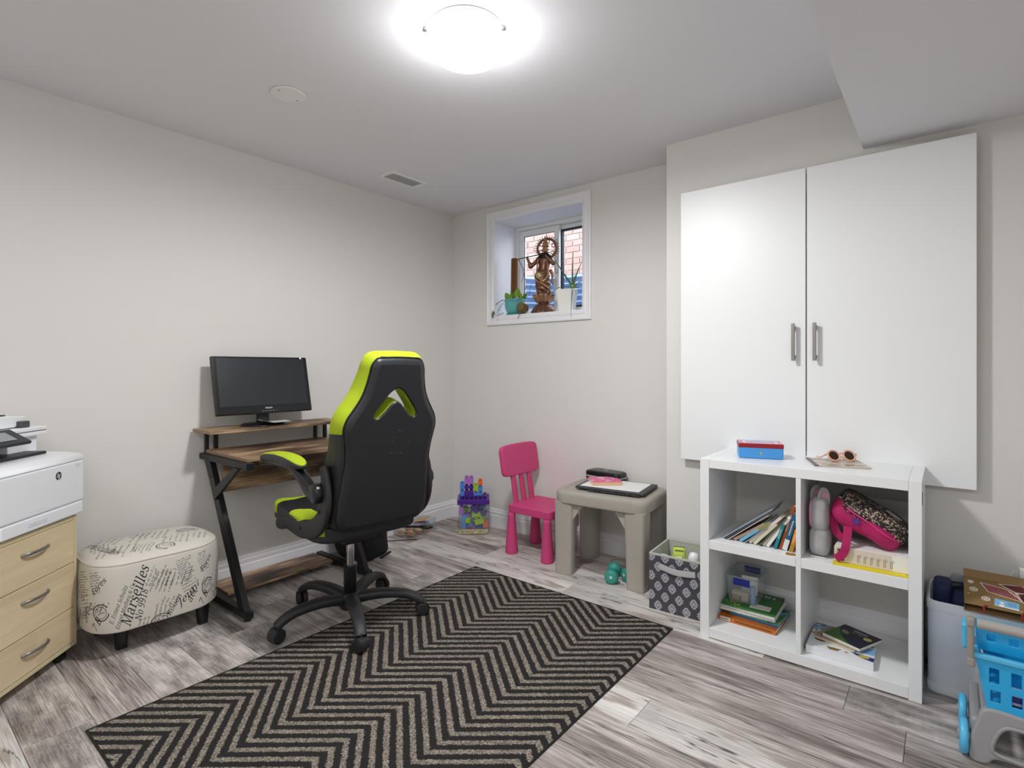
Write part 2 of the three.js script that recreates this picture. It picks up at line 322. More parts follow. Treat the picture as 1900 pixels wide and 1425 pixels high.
// floor: one plank at a time, rows run along the far wall
const floor = structure('floor', null);
part('subfloor', bx(-0.1, X1 + 0.1, -0.06, -0.012, -0.1, Z1 + 0.1), mat(0x2e2a28, 0.9), floor);
{
  seed(77);
  const W = 0.18, Z0 = -0.032, L = 1.22;
  // joints and kinds read off the photograph, row by row (o oak, w white washed, m mottled); other rows follow at random
  const known = {
    2: [[-0.44, 'o'], [0.777, 'w'], [1.997, 'w'], [3.2, 'o']], 3: [[0.0, 'o'], [0.24, 'w'], [1.46, 'w'], [2.446, 'o'], [3.66, 'm']], 4: [[-0.6, 'm'], [0.43, 'o'], [1.525, 'o'], [2.745, 'm'], [3.96, 'o']],
    5: [[-0.2, 'o'], [0.72, 'm'], [1.7, 'o'], [2.92, 'o'], [4.1, 'm']], 6: [[0, 'm'], [0.99, 'm'], [1.95, 'o'], [3.17, 'o']], 7: [[0, 'w'], [0.99, 'w'], [2.212, 'w'], [3.43, 'o']],
    8: [[0, 'o'], [0.62, 'm'], [1.62, 'o'], [2.63, 'm'], [3.8, 'o']], 9: [[-0.3, 'm'], [0.42, 'o'], [1.33, 'o'], [2.55, 'w'], [3.77, 'm']], 10: [[-0.63, 'o'], [0.586, 'm'], [1.8, 'o'], [3.0, 'm']],
    11: [[-0.2, 'm'], [1.02, 'm'], [2.24, 'o'], [3.4, 'o']], 12: [[-0.1, 'm'], [1.12, 'm'], [2.3, 'w'], [3.5, 'o']], 13: [[-0.05, 'o'], [1.17, 'o'], [2.4, 'm'], [3.6, 'w']], 14: [[-0.4, 'm'], [0.82, 'm'], [2.04, 'o'], [3.26, 'o']],
    15: [[0.0, 'w'], [1.0, 'w'], [2.2, 'o'], [3.4, 'm']],
  };
  for (let k = 0; Z0 + k * W < Z1; k++) {
    const z0 = Z0 + k * W; let row = known[k];
    if (!row) { row = []; for (let x = -rr(0, L); x < X1; x += L) row.push([x, 'oowm'[Math.floor(rnd() * 4)]]); }
    row.forEach(([x], i) => {
      const x0 = Math.max(x, 0), x1 = Math.min(row[i + 1] ? row[i + 1][0] : x + L + 0.2, X1), za = Math.max(z0, 0), zb = Math.min(z0 + W, Z1);
      if (x1 - x0 < 0.02 || zb - za < 0.02) return;
      const kind = { o: 'oak', w: 'white', m: 'mottled' }[row[i][1]], choice = plankKinds[kind], m = plankMats[choice[Math.floor(rnd() * choice.length)]];
      const c = 0.0012, e = 0.0006, g = new THREE.BufferGeometry();                           // slab with chamfered upper edges
      const top = [[x0 + e + c, za + e + c], [x1 - e - c, za + e + c], [x1 - e - c, zb - e - c], [x0 + e + c, zb - e - c]], mid = [[x0 + e, za + e], [x1 - e, za + e], [x1 - e, zb - e], [x0 + e, zb - e]];
      const pos = [], uv = [], flip = rnd() < 0.5, vflip = rnd() < 0.5, u0 = flip ? 1 - 0.04 * rnd() : 0.04 * rnd();
      const put = (p, y) => { pos.push(p[0], y, p[1]); uv.push(u0 + (p[0] - x) / 1.28 * (flip ? -1 : 1), vflip ? 1 - (p[1] - z0) / W : (p[1] - z0) / W); };
      const quad = (a, b, cc, d, ya, yb, yc, yd) => { put(a, ya); put(cc, yc); put(b, yb); put(a, ya); put(d, yd); put(cc, yc); };
      quad(top[0], top[1], top[2], top[3], 0, 0, 0, 0);
      for (let q = 0; q < 4; q++) { const n = (q + 1) % 4; quad(mid[q], mid[n], top[n], top[q], -c, -c, 0, 0); quad(mid[q], mid[n], mid[n], mid[q], -0.012, -0.012, -c, -c); }
      quad(mid[3], mid[2], mid[1], mid[0], -0.012, -0.012, -0.012, -0.012);
      g.setAttribute('position', new THREE.Float32BufferAttribute(pos, 3)); g.setAttribute('uv', new THREE.Float32BufferAttribute(uv, 2)); g.computeVertexNormals();
      part('plank', g, m, floor);
    });
  }
}

// window: white casing, deep lined reveal, sliding sashes
{
  const w = structure('window_1', null), x0 = 0.426, x1 = 1.186, y0 = 1.54, y1 = 2.243;
  const prof = [[0, 0], [0.066, 0], [0.066, 0.014], [0.058, 0.017], [0.052, 0.012], [0.03, 0.0105], [0.024, 0.014], [0.012, 0.013], [0.006, 0.008], [0, 0.007]];
  const rail = (l) => { // mitred casing board: section in (across, out) swept along l with 45 degree ends
    const A = prof.map(([a, b]) => V(-a, -a, b)), B = prof.map(([a, b]) => V(l + a, -a, b)); return loft([A, B]);
  };
  const W = x1 - x0 - 0.006, Hh = y1 - y0 - 0.006, xa = x0 + 0.003, ya = y0 + 0.003;
  const flat = (g) => { const q = toCreasedNormals(g, 0.5); return q; };
  part('casing', flat(T(rail(W), xa, ya, 0)), M.trim, w);
  part('casing', flat(T(rail(W), xa + W, ya + Hh, 0, 0, 0, Math.PI)), M.trim, w);
  part('casing', flat(T(rail(Hh), xa, ya + Hh, 0, 0, 0, -Math.PI / 2)), M.trim, w);
  part('casing', flat(T(rail(Hh), xa + W, ya, 0, 0, 0, Math.PI / 2)), M.trim, w);
  part('reveal_board', bx(x0, x0 + 0.004, y0, y1, -0.335, -0.0005), M.trim, w); part('reveal_board', bx(x1 - 0.004, x1, y0, y1, -0.335, -0.0005), M.trim, w);
  part('reveal_board', bx(x0 + 0.004, x1 - 0.004, y1 - 0.004, y1, -0.335, -0.0005), M.trim, w); part('sill', bx(x0 + 0.004, x1 - 0.004, y0, y0 + 0.006, -0.335, -0.0005), M.trim, w);
  const fr = (name, a, b, c, d, t, z0, z1, m) => part(name, ext([[a, c], [b, c], [b, d], [a, d]], z1 - z0, 0.002, [[[a + t, c + t], [a + t, d - t], [b - t, d - t], [b - t, c + t]]]).translate(0, 0, z0), m, w);
  fr('frame', x0 + 0.004, x1 - 0.004, y0 + 0.006, y1 - 0.004, 0.028, -0.33, -0.248, M.white);
  fr('sash', 0.458, 0.824, 1.572, 2.208, 0.042, -0.285, -0.258, M.white);
  part('seal', ext([[0.498, 1.612], [0.784, 1.612], [0.784, 2.168], [0.498, 2.168]], 0.01, 0, [[[0.502, 1.616], [0.502, 2.164], [0.78, 2.164], [0.78, 1.616]]]).translate(0, 0, -0.274), M.black, w);
  part('pane', bx(0.4985, 0.7835, 1.6125, 2.1675, -0.272, -0.268), M.glass, w);
  fr('sash', 0.79, 1.152, 1.572, 2.208, 0.03, -0.32, -0.292, M.white);
  fr('seal', 0.8205, 1.1215, 1.6025, 2.1775, 0.012, -0.318, -0.288, M.black);
  part('pane', bx(0.826, 1.116, 1.608, 2.172, -0.306, -0.302), M.glass, w);
  part('latch', span(0.792, 0.812, 1.86, 1.92, -0.258, -0.246, 0.004), M.white, w);
}
// outside: corrugated window well, gravel, neighbour's brick wall
{
  const n = 220, rings = [], arc = [];
  for (let i = 0; i <= 28; i++) { const a = Math.PI * (i / 28); const c = Math.cos(a), s = Math.sin(a); arc.push([0.81 - 0.72 * Math.sign(c) * Math.abs(c) ** 0.5, -0.345 - 0.62 * Math.abs(s) ** 0.5]); }
  for (let k = 0; k <= n; k++) { const y = 1.22 + 0.76 * k / n, d = 1 + 0.028 * Math.cos(k / n * 0.76 / 0.054 * Math.PI * 2); rings.push(arc.map(([x, z]) => V(0.81 + (x - 0.81) * d, y, -0.345 + (z + 0.345) * d))); }
  const back = rings.map((r) => r.map((p) => V(0.81 + (p.x - 0.81) * 1.012, p.y, -0.345 + (p.z + 0.345) * 1.012)));
  const g = join(loft(rings, { closed: false }), loft(back, { closed: false }), loft([rings[n], back[n]], { closed: false }));
  structure('window_well', g, mat(0x8ea6c8, 0.35, 0.35));
  structure('well_floor', bx(0.0, 1.62, 1.16, 1.22, -1.1, -0.345), mat(0xa9a49b, 0.95));
  const ring = ext([[-3, -0.345], ...arc.map(([x, z]) => [0.81 + (x - 0.81) * 1.03, -0.345 + (z + 0.345) * 1.03]), [5, -0.345], [5, -6], [-3, -6]], 0.1, 0);
  structure('ground', T(ring, 0, 1.95, 0, Math.PI / 2), mat(0xb9bcc0, 0.95));
  const bw = structure('wall_neighbour', null);
  part('mortar', bx(-3.5, 3.0, 1.8, 3.7, -3.3, -3.005), mat(0xb5aca6, 0.95), bw);
  seed(5);
  const bms = [0x9c8177, 0x977970, 0xa38a81, 0x917268, 0x9e7f74].map((c) => mat(c, 0.9));
  const bl = 0.2, bh = 0.068, gp = 0.011, bg = rb(bl, bh, 0.03, 0.004, 1);
  for (let r = 0; r < 16; r++) for (let i = 0; i < 12; i++) {
    const m = part('brick', bg, bms[Math.floor(rnd() * 5)], bw); m.position.set(-1.85 + i * (bl + gp) + (r % 2 ? (bl + gp) / 2 : 0), 1.93 + r * (bh + gp), -3.003 + rr(-0.003, 0.003));
  }
}
// ---------------------------------------------------------------- lamps, ceiling and wall fixtures
function ceilingLamp(label, x, z, y, power) {
  const t = thing('ceiling_light', label, 'ceiling light', [x, y, z]);
  part('base_plate', lathe([[0, 0], [0.122, 0], [0.128, -0.004], [0.128, -0.036], [0.122, -0.04], [0, -0.04]], 48), M.white, t);
  const dome = new THREE.MeshPhysicalMaterial({ color: 0xffffff, roughness: 0.25, emissive: 0xffffff, emissiveIntensity: 6 });
  const prof = []; for (let i = 0; i <= 14; i++) { const a = i / 14 * Math.PI / 2; prof.push([Math.max(0.0005, 0.146 * Math.sin(a)), -0.124 + 0.074 * (1 - Math.cos(a))]); }
  prof.push([0.152, -0.049], [0.152, -0.046], [0.144, -0.046]);
  part('glass_dome', lathe(prof, 56), dome, t);
  for (const a of [R(-112), R(8), R(128)]) part('clip', T(join(T(rb(0.014, 0.014, 0.012, 0.002), 0.153, -0.048, 0), T(rb(0.034, 0.004, 0.012, 0.001), 0.138, -0.04, 0)), 0, 0, 0, 0, a), M.nickel, t);
  const l = new THREE.PointLight(0xffffff, power * 0.085, 0, 2); l.position.set(x, y - 0.1, z); l.castShadow = true; l.shadow.radius = 4; l.shadow.mapSize.set(1024, 1024); l.shadow.bias = -0.001; scene.add(l);
  const r = new THREE.RectAreaLight(0xffffff, power / 0.0484, 0.22, 0.22); r.position.set(x, y - 0.132, z); r.lookAt(x, 0, z); scene.add(r);
  const s = new THREE.SpotLight(0xffffff, power * 0.28, 0, R(89.5), 0.25, 2); s.position.set(x, y - 0.1, z); s.target.position.set(x, 0, z); s.castShadow = true; s.shadow.radius = 4; s.shadow.mapSize.set(1024, 1024); s.shadow.bias = -0.001; scene.add(s, s.target);
}
ceilingLamp('round white glass ceiling lamp, lit, in front of the window', 1.712, 1.64, H, LAMP_POWER);
function bouncePanel(label, x, z, y, w, d, power) {  // out of view; its glow stands in for light bounced from behind the camera
  const t = thing('unseen_bounce_panel', label, 'ceiling light', [x, y, z]);
  part('frame', T(ext([[-w / 2, -d / 2], [w / 2, -d / 2], [w / 2, d / 2], [-w / 2, d / 2]], 0.014, 0.002, [[[-w / 2 + 0.012, -d / 2 + 0.012], [-w / 2 + 0.012, d / 2 - 0.012], [w / 2 - 0.012, d / 2 - 0.012], [w / 2 - 0.012, -d / 2 + 0.012]]]), 0, 0, 0, Math.PI / 2), M.white, t);
  part('diffuser', bx(-w / 2 + 0.013, w / 2 - 0.013, -0.01, -0.001, -d / 2 + 0.013, d / 2 - 0.013), new THREE.MeshStandardMaterial({ color: 0xffffff, roughness: 0.6, emissive: 0xffffff, emissiveIntensity: 4 }), t);
  const r = new THREE.RectAreaLight(0xffffff, power / (w * d), w - 0.03, d - 0.03); r.position.set(x, y - 0.018, z); r.lookAt(x, 0, z); scene.add(r);
}
bouncePanel('unseen glowing panel behind the camera on the left, standing in for bounced light', 1.5, 4.0, H, 1.2, 0.6, PANEL_POWER);
bouncePanel('unseen glowing panel under the bulkhead behind the camera, standing in for bounced light', 3.65, 3.3, 2.107, 1.2, 0.6, PANEL_POWER);
{
  const t = thing('ceiling_cover', 'round flat white blank cover plate on the ceiling', 'cover plate', [0.797, H, 1.797]);
  part('plate', lathe([[0, -0.005], [0.068, -0.005], [0.073, -0.0035], [0.0735, 0], [0, 0]], 48), M.whiteMatte, t);
  for (const a of [R(75), R(255)]) part('screw', T(new THREE.SphereGeometry(0.0035, 10, 6), 0.05 * Math.cos(a), -0.005, 0.05 * Math.sin(a)), M.nickel, t);
}
{
  const t = thing('air_vent', 'small rectangular white louvred vent in the ceiling', 'vent', [0.357, H, 0.795]);
  part('frame', T(ext(rrect(-0.068, 0.068, -0.145, 0.145, 0.006), 0.007, 0.002, [rrect(-0.048, 0.048, -0.118, 0.118, 0.003).reverse()]), 0, 0, 0, Math.PI / 2), M.whiteMatte, t);
  part('backing', bx(-0.05, 0.05, -0.0012, -0.0002, -0.12, 0.12), M.whiteMatte, t);
  for (let i = 0; i < 17; i++) part('slat', T(rb(0.096, 0.0012, 0.0125, 0.0005, 1), 0, -0.0052, -0.11 + i * 0.01375, R(24)), M.whiteMatte, t);
}
{
  const t = thing('wall_outlet', 'white wall outlet low on the left wall behind the office chair', 'outlet', [0, 0.425, 1.24]);
  part('plate', bx(0, 0.005, -0.057, 0.057, -0.036, 0.036), M.whiteMatte, t);
  for (const s of [-1, 1]) part('socket', T(cyl(0.016, 0.016, 0.003, 24), 0.0048, s * 0.02, 0, 0, 0, -Math.PI / 2), M.white, t);
}
// two flat doors over a recess in the front wall
{
  const t = thing('wall_cabinet', 'large white two door cabinet front mounted on the wall above the cube shelf', 'cabinet', [2.53, 0.697, JUT_Z]);
  const door = (a, b, hx) => {
    const d = part('door', span(a, b, 0, 1.367, 0.027, 0.046, 0.002), M.door, t);
    part('handle', join(span(hx - 0.007, hx + 0.007, 0.5, 0.668, 0.068, 0.08, 0.003), span(hx - 0.006, hx + 0.006, 0.51, 0.526, 0.0455, 0.07, 0.003), span(hx - 0.006, hx + 0.006, 0.642, 0.658, 0.0455, 0.07, 0.003)), M.nickel, d);
  };
  door(-0.578, -0.003, -0.048); door(0.002, 0.58, 0.037);
  part('frame', [bx(-0.5, 0.5, 0.06, 0.09, 0, 0.027), bx(-0.5, 0.5, 1.27, 1.3, 0, 0.027), bx(-0.5, -0.46, 0.09, 1.27, 0, 0.027), bx(0.46, 0.5, 0.09, 1.27, 0, 0.027)], M.whiteMatte, t);
}
// ---------------------------------------------------------------- green and black office chair (local +z is where it faces, +x its left)
{
  const t = thing('office_chair', 'black leather swivel office chair with lime green mesh sides, turned to the desk', 'office chair', [0.862, 0, 1.53], R(262.5));
  // five star base with castors
  const H0 = 0.083;
  const base = thing => 0;
  part('hub', join(T(lathe([[0, 0.055], [0.045, 0.055], [0.05, 0.07], [0.05, 0.115], [0.036, 0.128], [0, 0.128]], 32))), M.chairPlastic, t);
  for (const world of [27, 99, 171, 243, 315]) {
    const a = R(world) - 0; // angle in the floor plane of the room, x towards z
    const wx = Math.cos(a), wz = Math.sin(a), th = R(262.5);
    const lx = wx * Math.cos(th) - wz * Math.sin(th), lz = wx * Math.sin(th) + wz * Math.cos(th);
    const P = (r, y) => [lx * r, y, lz * r], arm = sweep([P(0.03, 0.098), P(0.12, 0.112), P(0.2, 0.112), P(0.27, 0.101), P(0.318, 0.078), P(0.331, 0.066)], (q) => ringOf(lerp(0.034, 0.024, q), lerp(0.024, 0.017, q), 14, 0.75), 26, { up: V(0, 1, 0) });
    part('leg', arm, M.chairPlastic, t);
    const c = new THREE.Group(); c.name = 'castor'; c.position.set(lx * 0.335, world === 27 || world === 315 ? 0.0055 : 0, lz * 0.335); c.rotation.y = Math.atan2(lx, lz) + R({ 27: 40, 99: 20, 171: -30, 243: 60, 315: 15 }[world]); t.add(c);
    for (const s of [-1, 1]) part('wheel', T(lathe([[0, -0.0105], [0.023, -0.0105], [0.0285, -0.007], [0.0295, 0], [0.0285, 0.007], [0.023, 0.0105], [0, 0.0105]], 28), s * 0.0155, 0.0295, -0.006, 0, 0, Math.PI / 2), M.rubber, c);
    part('hood', [T(new THREE.CylinderGeometry(0.0315, 0.0315, 0.048, 24, 1, true, -Math.PI / 2, Math.PI * 1.05), 0, 0.0305, -0.006, 0, 0, Math.PI / 2), cyl(0.0065, 0.0065, 0.03, 12, 0, 0.047, 0)], M.chairPlastic, c);
  }
  part('gas_lift_cover', lathe([[0, 0.125], [0.029, 0.125], [0.029, 0.245], [0.026, 0.25], [0, 0.25]], 28), M.blackGloss, t);
  part('gas_lift', lathe([[0, 0.24], [0.0175, 0.24], [0.0175, 0.4], [0, 0.4]], 28), M.chrome, t);
  part('tilt_mechanism', [T(rb(0.2, 0.045, 0.24, 0.012), 0, 0.412, -0.02), T(rb(0.3, 0.012, 0.3, 0.005), 0, 0.437, -0.02)], M.blackMetal, t);
  const lv = part('lever', tube([[-0.09, 0.415, -0.06], [-0.2, 0.413, -0.13], [-0.27, 0.412, -0.19]], 0.005, 20, 8), M.blackMetal, t);
  part('lever_knob', T(blob(0.034, 0.009, 0.017, 0.8, 20, 12), -0.285, 0.411, -0.2, 0, R(-35), R(4)), M.blackGloss, lv);

  // seat cushion: rounded slab with raised side bolsters and a waterfall front
  const seatFn = (p) => { const f = p.z / 0.27, e = Math.abs(p.x) / 0.25; let y = p.y; if (y > 0) y += 0.012 * smooth(0.55, 0.95, e) * (1 - 0.4 * smooth(0.3, 1, f)) - 0.008 * (1 - e * e); y += 0.012 * smooth(0.0, 0.8, f) - 0.02 * smooth(0.85, 1.05, f) - 0.012 * smooth(0, -1, f); return V(p.x * (1 - 0.1 * smooth(0.6, 1, f)), y, p.z); };
  const seat = T(blob(0.25, 0.044, 0.31, 0.34, 240, 110, seatFn), 0, 0.482, 0.085);
  const inFront = (x, y, z) => y > 0.492 && z > 0.23 + 0.1 * (1 - Math.abs(x) / 0.25), inWedge = (x, y, z) => Math.abs(x) > 0.15 && z < 0.1 && z > -0.2 && y > 0.474 + (z + 0.2) * 0.16;
  part('seat', pick(seat, (x, y, z) => !inFront(x, y, z) && !inWedge(x, y, z)), M.leather, t);
  part('seat_front_panel', planar(pick(seat, inFront)), M.green, t);
  for (const s of [-1, 1]) part('seat_side_panel', planar(pick(seat, (x, y, z) => inWedge(x, y, z) && x * s > 0)), M.green, t);

  // backrest: padded shell from a closed outline, seen from behind
  const half = [[0.103, 0.758], [0.119, 0.735], [0.127, 0.692], [0.136, 0.65], [0.149, 0.61], [0.172, 0.567], [0.2, 0.525], [0.212, 0.495], [0.214, 0.463], [0.205, 0.41], [0.2, 0.36], [0.201, 0.31], [0.206, 0.256], [0.211, 0.2], [0.214, 0.14], [0.21, 0.095], [0.192, 0.062], [0.15, 0.05]];
  const ctrl = [...half.slice().reverse().map(([x, y]) => [x, y]), [0.05, 0.764], [-0.05, 0.764], ...half.map(([x, y]) => [-x, y]), [-0.05, 0.046], [0.05, 0.046]];
  let outline = smooth2(ctrl, 420);
  { let A = 0; outline.forEach((p, i) => { const q = outline[(i + 1) % outline.length]; A += p[0] * q[1] - q[0] * p[1]; }); if (A < 0) outline.reverse(); }
  const holeC = [[0, 0.641], [0.03, 0.625], [0.062, 0.588], [0.093, 0.547], [0.1, 0.531], [0.091, 0.518], [0.077, 0.521], [0.045, 0.55], [0.02, 0.578], [0, 0.587], [-0.02, 0.578], [-0.045, 0.55], [-0.077, 0.521], [-0.091, 0.518], [-0.1, 0.531], [-0.093, 0.547], [-0.062, 0.588], [-0.03, 0.625]];
  let hole = smooth2(holeC, 64); { let A = 0; hole.forEach((p, i) => { const q = hole[(i + 1) % hole.length]; A += p[0] * q[1] - q[0] * p[1]; }); if (A < 0) hole.reverse(); }
  const back = new THREE.Group(); back.name = 'backrest'; back.position.set(0, 0.45, -0.27); back.rotation.x = R(-11.5); back.scale.y = 1.01; t.add(back);
  const thick = (y) => lerp(0.155, 0.1, smooth(0.28, 0.52, y)) * lerp(0.75, 1, smooth(0.76, 0.6, y));
  const layer = (o, k) => offset2(outline, o).map(([x, y]) => V(x, y, k > 0 ? k * thick(y) : k));
  const prof = [[0, 0], [0.008, 0.12], [0.016, 0.35], [0.02, 0.6], [0.016, 0.82], [0.002, 0.96], [-0.02, 1], [-0.05, 0.92]], fineProf = [];
  prof.forEach(([o, k], i) => { const n = prof[i + 1]; if (n) for (let q = 0; q < 5; q++) fineProf.push([lerp(o, n[0], q / 5), lerp(k, n[1], q / 5)]); else fineProf.push([o, k]); });
  const sides = loft(fineProf.map(([o, k]) => layer(o, k)).reverse(), { cap0: false, cap1: false });
  const up = (x, y, z) => y > 0.44 - 0.25 * z + 0.02;
  part('back_side_padding', pick(sides, (x, y, z) => !up(x, y, z)), M.leather, back);
  part('back_mesh_bolster', planar(pick(sides, up)), M.green, back);
  { // rear leather panel, bulging a little, pierced by the curved slot
    const rim = loft([layer(0, 0), layer(-0.004, -0.008), layer(-0.012, -0.016), layer(-0.026, -0.021)].map((r) => r), { cap0: false, cap1: false });
    const flat = T(new THREE.ShapeGeometry(shapeOf(offset2(outline, -0.026), [offset2(hole, 0.006).reverse()])), 0, 0, -0.021);
    { const I = flat.index.array; for (let i = 0; i < I.length; i += 3) { const q = I[i]; I[i] = I[i + 2]; I[i + 2] = q; } flat.computeVertexNormals(); }
    const lip = loft([offset2(hole, 0.006).map(([x, y]) => V(x, y, -0.021)), offset2(hole, 0.001).map(([x, y]) => V(x, y, -0.0185)), hole.map(([x, y]) => V(x, y, -0.012))], { cap0: false, cap1: false });
    part('back_panel', planar(join(rim, flat, lip), 1, 1), M.leather, back);
    part('slot_lining', planar(loft([hole.map(([x, y]) => V(x, y, -0.013)), offset2(hole, -0.002).map(([x, y]) => V(x, y, 0.0)), offset2(hole, -0.003).map(([x, y]) => V(x, y, 0.045)), offset2(hole, 0.004).map(([x, y]) => V(x, y, 0.082))], { cap0: false, cap1: false })), M.green, back);
    const front = T(new THREE.ShapeGeometry(shapeOf(offset2(outline, -0.05), [offset2(hole, 0.004).reverse()])), 0, 0, 0.085);
    part('back_cushion', front, M.leather, back);
    part('piping', tube(outline.filter((_, i) => i % 8 === 0).map(([x, y]) => [x * 1.004, y, -0.0015]), 0.0042, 200, 8, true), M.blackGloss, back);
    seed(9); part('scuffs', join(Array.from({ length: 16 }, () => T(new THREE.CircleGeometry(rr(0.0006, 0.0016), 6), rr(-0.06, 0.05) - 0.03, rr(0.36, 0.47), -0.0216, 0, Math.PI))), mat(0xb9bbbd, 0.8), back).userData.kind = 'stuff';
  }
  // arm brackets that hold seat to back, and flip up arms
  for (const s of [1, -1]) {
    const X = s * 0.24, br = [[0.17, 0.462], [0.06, 0.466], [-0.07, 0.48], [-0.165, 0.505], [-0.237, 0.56], [-0.27, 0.64], [-0.266, 0.72], [-0.248, 0.768]];
    const b = part('arm_bracket', sweep(br.map(([z, y]) => [X, y, z]), (q) => ringOf(lerp(0.018, 0.04, smooth(0, 0.35, q)) * lerp(1, 0.6, smooth(0.7, 1, q)), 0.013, 16, 0.6), 44, { up: V(s, 0, 0) }).rotateY(0), M.chairPlastic, t);
    for (const [z, y] of [[-0.04, 0.48], [-0.23, 0.585]]) part('bolt', T(cyl(0.008, 0.008, 0.004, 14), X + s * 0.012, y, z, 0, 0, -s * Math.PI / 2), M.blackGloss, b);
    const arm = part('arm', sweep([[X + s * 0.024, 0.655, -0.225], [X + s * 0.026, 0.668, -0.185], [X + s * 0.032, 0.71, -0.12], [X + s * 0.038, 0.745, -0.045], [X + s * 0.042, 0.748, 0.06], [X + s * 0.042, 0.738, 0.18], [X + s * 0.04, 0.722, 0.29]], (q) => ringOf(lerp(0.02, 0.03, smooth(0.2, 0.6, q)), lerp(0.034, 0.012, smooth(0.05, 0.5, q)), 16, 0.7), 40, { up: V(0, 1, 0) }), M.blackGloss, t);
    part('pivot', T(lathe([[0, -0.024], [0.034, -0.024], [0.042, -0.014], [0.042, 0.014], [0.034, 0.024], [0, 0.024]], 32), X + s * 0.02, 0.662, -0.23, 0, 0, Math.PI / 2), M.blackGloss, arm);
    const padPts = [[X + s * 0.042, 0.757, -0.15], [X + s * 0.044, 0.77, -0.06], [X + s * 0.044, 0.772, 0.06], [X + s * 0.042, 0.762, 0.18], [X + s * 0.04, 0.742, 0.3]];
    const pad = sweep(padPts, (q) => { const e = Math.sqrt(Math.max(0.02, 1 - Math.abs(2 * q - 1) ** 5)); return ringOf(0.042 * e, 0.021 * e, 20, 0.62); }, 40, { up: V(0, 1, 0) });
    part('arm_pad', pad, M.leather, t);
    const cap = sweep(padPts.map(([x, y, z]) => [x, y + 0.0085, z]), (q) => { const e = Math.sqrt(Math.max(0.02, 1 - Math.abs(2 * q - 1) ** 5)); return ringOf(0.036 * e, 0.0165 * e, 20, 0.7); }, 40, { up: V(0, 1, 0) });
    part('arm_pad_top', planar(cap), M.green, t);
    part('side_pocket', T(blob(0.012, 0.03, 0.085, 0.8, 24, 14), s * 0.246, 0.462, 0.16, R(14), 0, 0), M.chairPlastic, t);
  }
}
// ---------------------------------------------------------------- desk with Z shaped black frames
{
  const t = thing('computer_desk', 'rustic brown computer desk with black Z frame and raised monitor shelf', 'desk', [0, 0, 1.505]);
  const zl = 0.335, zr = -0.325, wood = (g, w = true) => planar(g, 1, 4, true);
  const woodX = (g) => { const s = planar(g, 1, 1); const U = s.attributes.uv, N = s.attributes.normal, P = s.attributes.position; for (let i = 0; i < U.count; i++) { const z = P.getZ(i), x = P.getX(i), y = P.getY(i); U.setXY(i, z * 1.0 + 0.3, (Math.abs(N.getY(i)) > 0.5 ? x : y) * 4); } return s; };
  part('desktop', woodX(span(0.045, 0.505, 0.727, 0.744, zr - 0.002, zl - 0.002, 0.002)), M.rustic, t);
  part('raised_shelf', woodX(span(0.022, 0.232, 0.838, 0.855, -0.37, zl + 0.05, 0.002)), M.rustic, t);
  part('bottom_shelf', woodX(span(0.035, 0.24, 0.031, 0.046, zr + 0.04, zl - 0.03, 0.002)), M.rustic, t);
  part('modesty_panel', woodX(span(0.156, 0.17, 0.535, 0.682, zr + 0.036, zl - 0.036, 0.002)), M.rustic, t);
  for (const z of [zl, zr]) {
    const a = z - 0.018, b = z + 0.018, s = z > 0 ? 1 : -1;
    part('foot_rail', span(0.025, 0.535, 0.012, 0.042, a, b, 0.002), M.blackMetal, t);
    part('side_rail', span(0.02, 0.54, 0.697, 0.727, a, b, 0.002), M.blackMetal, t);
    part('leg', ext([[0.075, 0.697], [0.137, 0.697], [0.512, 0.042], [0.45, 0.042]], 0.028, 0.0015).translate(0, 0, z - 0.014), M.blackMetal, t);
    part('brace', ext([[0.198, 0.556], [0.232, 0.518], [0.482, 0.697], [0.43, 0.697]], 0.016, 0.001).translate(0, 0, z + (s > 0 ? 0.0145 : -0.0305)), M.blackMetal, t);
    for (const x of [0.51, 0.05]) part('foot', cyl(0.016, 0.016, 0.012, 16, x, 0, z), M.rubber, t);
    for (const [y, x] of [[0.62, 0.15], [0.53, 0.2]]) part('bolt', T(cyl(0.006, 0.006, 0.003, 10), x, y, s > 0 ? z + 0.014 : z - 0.014, s * Math.PI / 2), M.blackGloss, t);
    for (const q of s > 0 ? [0.327, 0.282] : [-0.288, -0.352]) part('post', span(0.036, 0.054, 0.744 - (Math.abs(q) > 0.32 ? 0.017 : 0), 0.838, q - 0.009, q + 0.009, 0.0015), M.blackMetal, t);
  }
  part('cable', tube([[0.3, 0.727, -0.2], [0.31, 0.69, -0.205], [0.3, 0.64, -0.2], [0.26, 0.6, -0.21], [0.2, 0.58, -0.22]], 0.003, 30, 6), M.black, t);
  part('cable', tube([[0.33, 0.727, -0.25], [0.33, 0.66, -0.25], [0.27, 0.57, -0.26], [0.22, 0.52, -0.26]], 0.003, 30, 6), M.black, t);
}
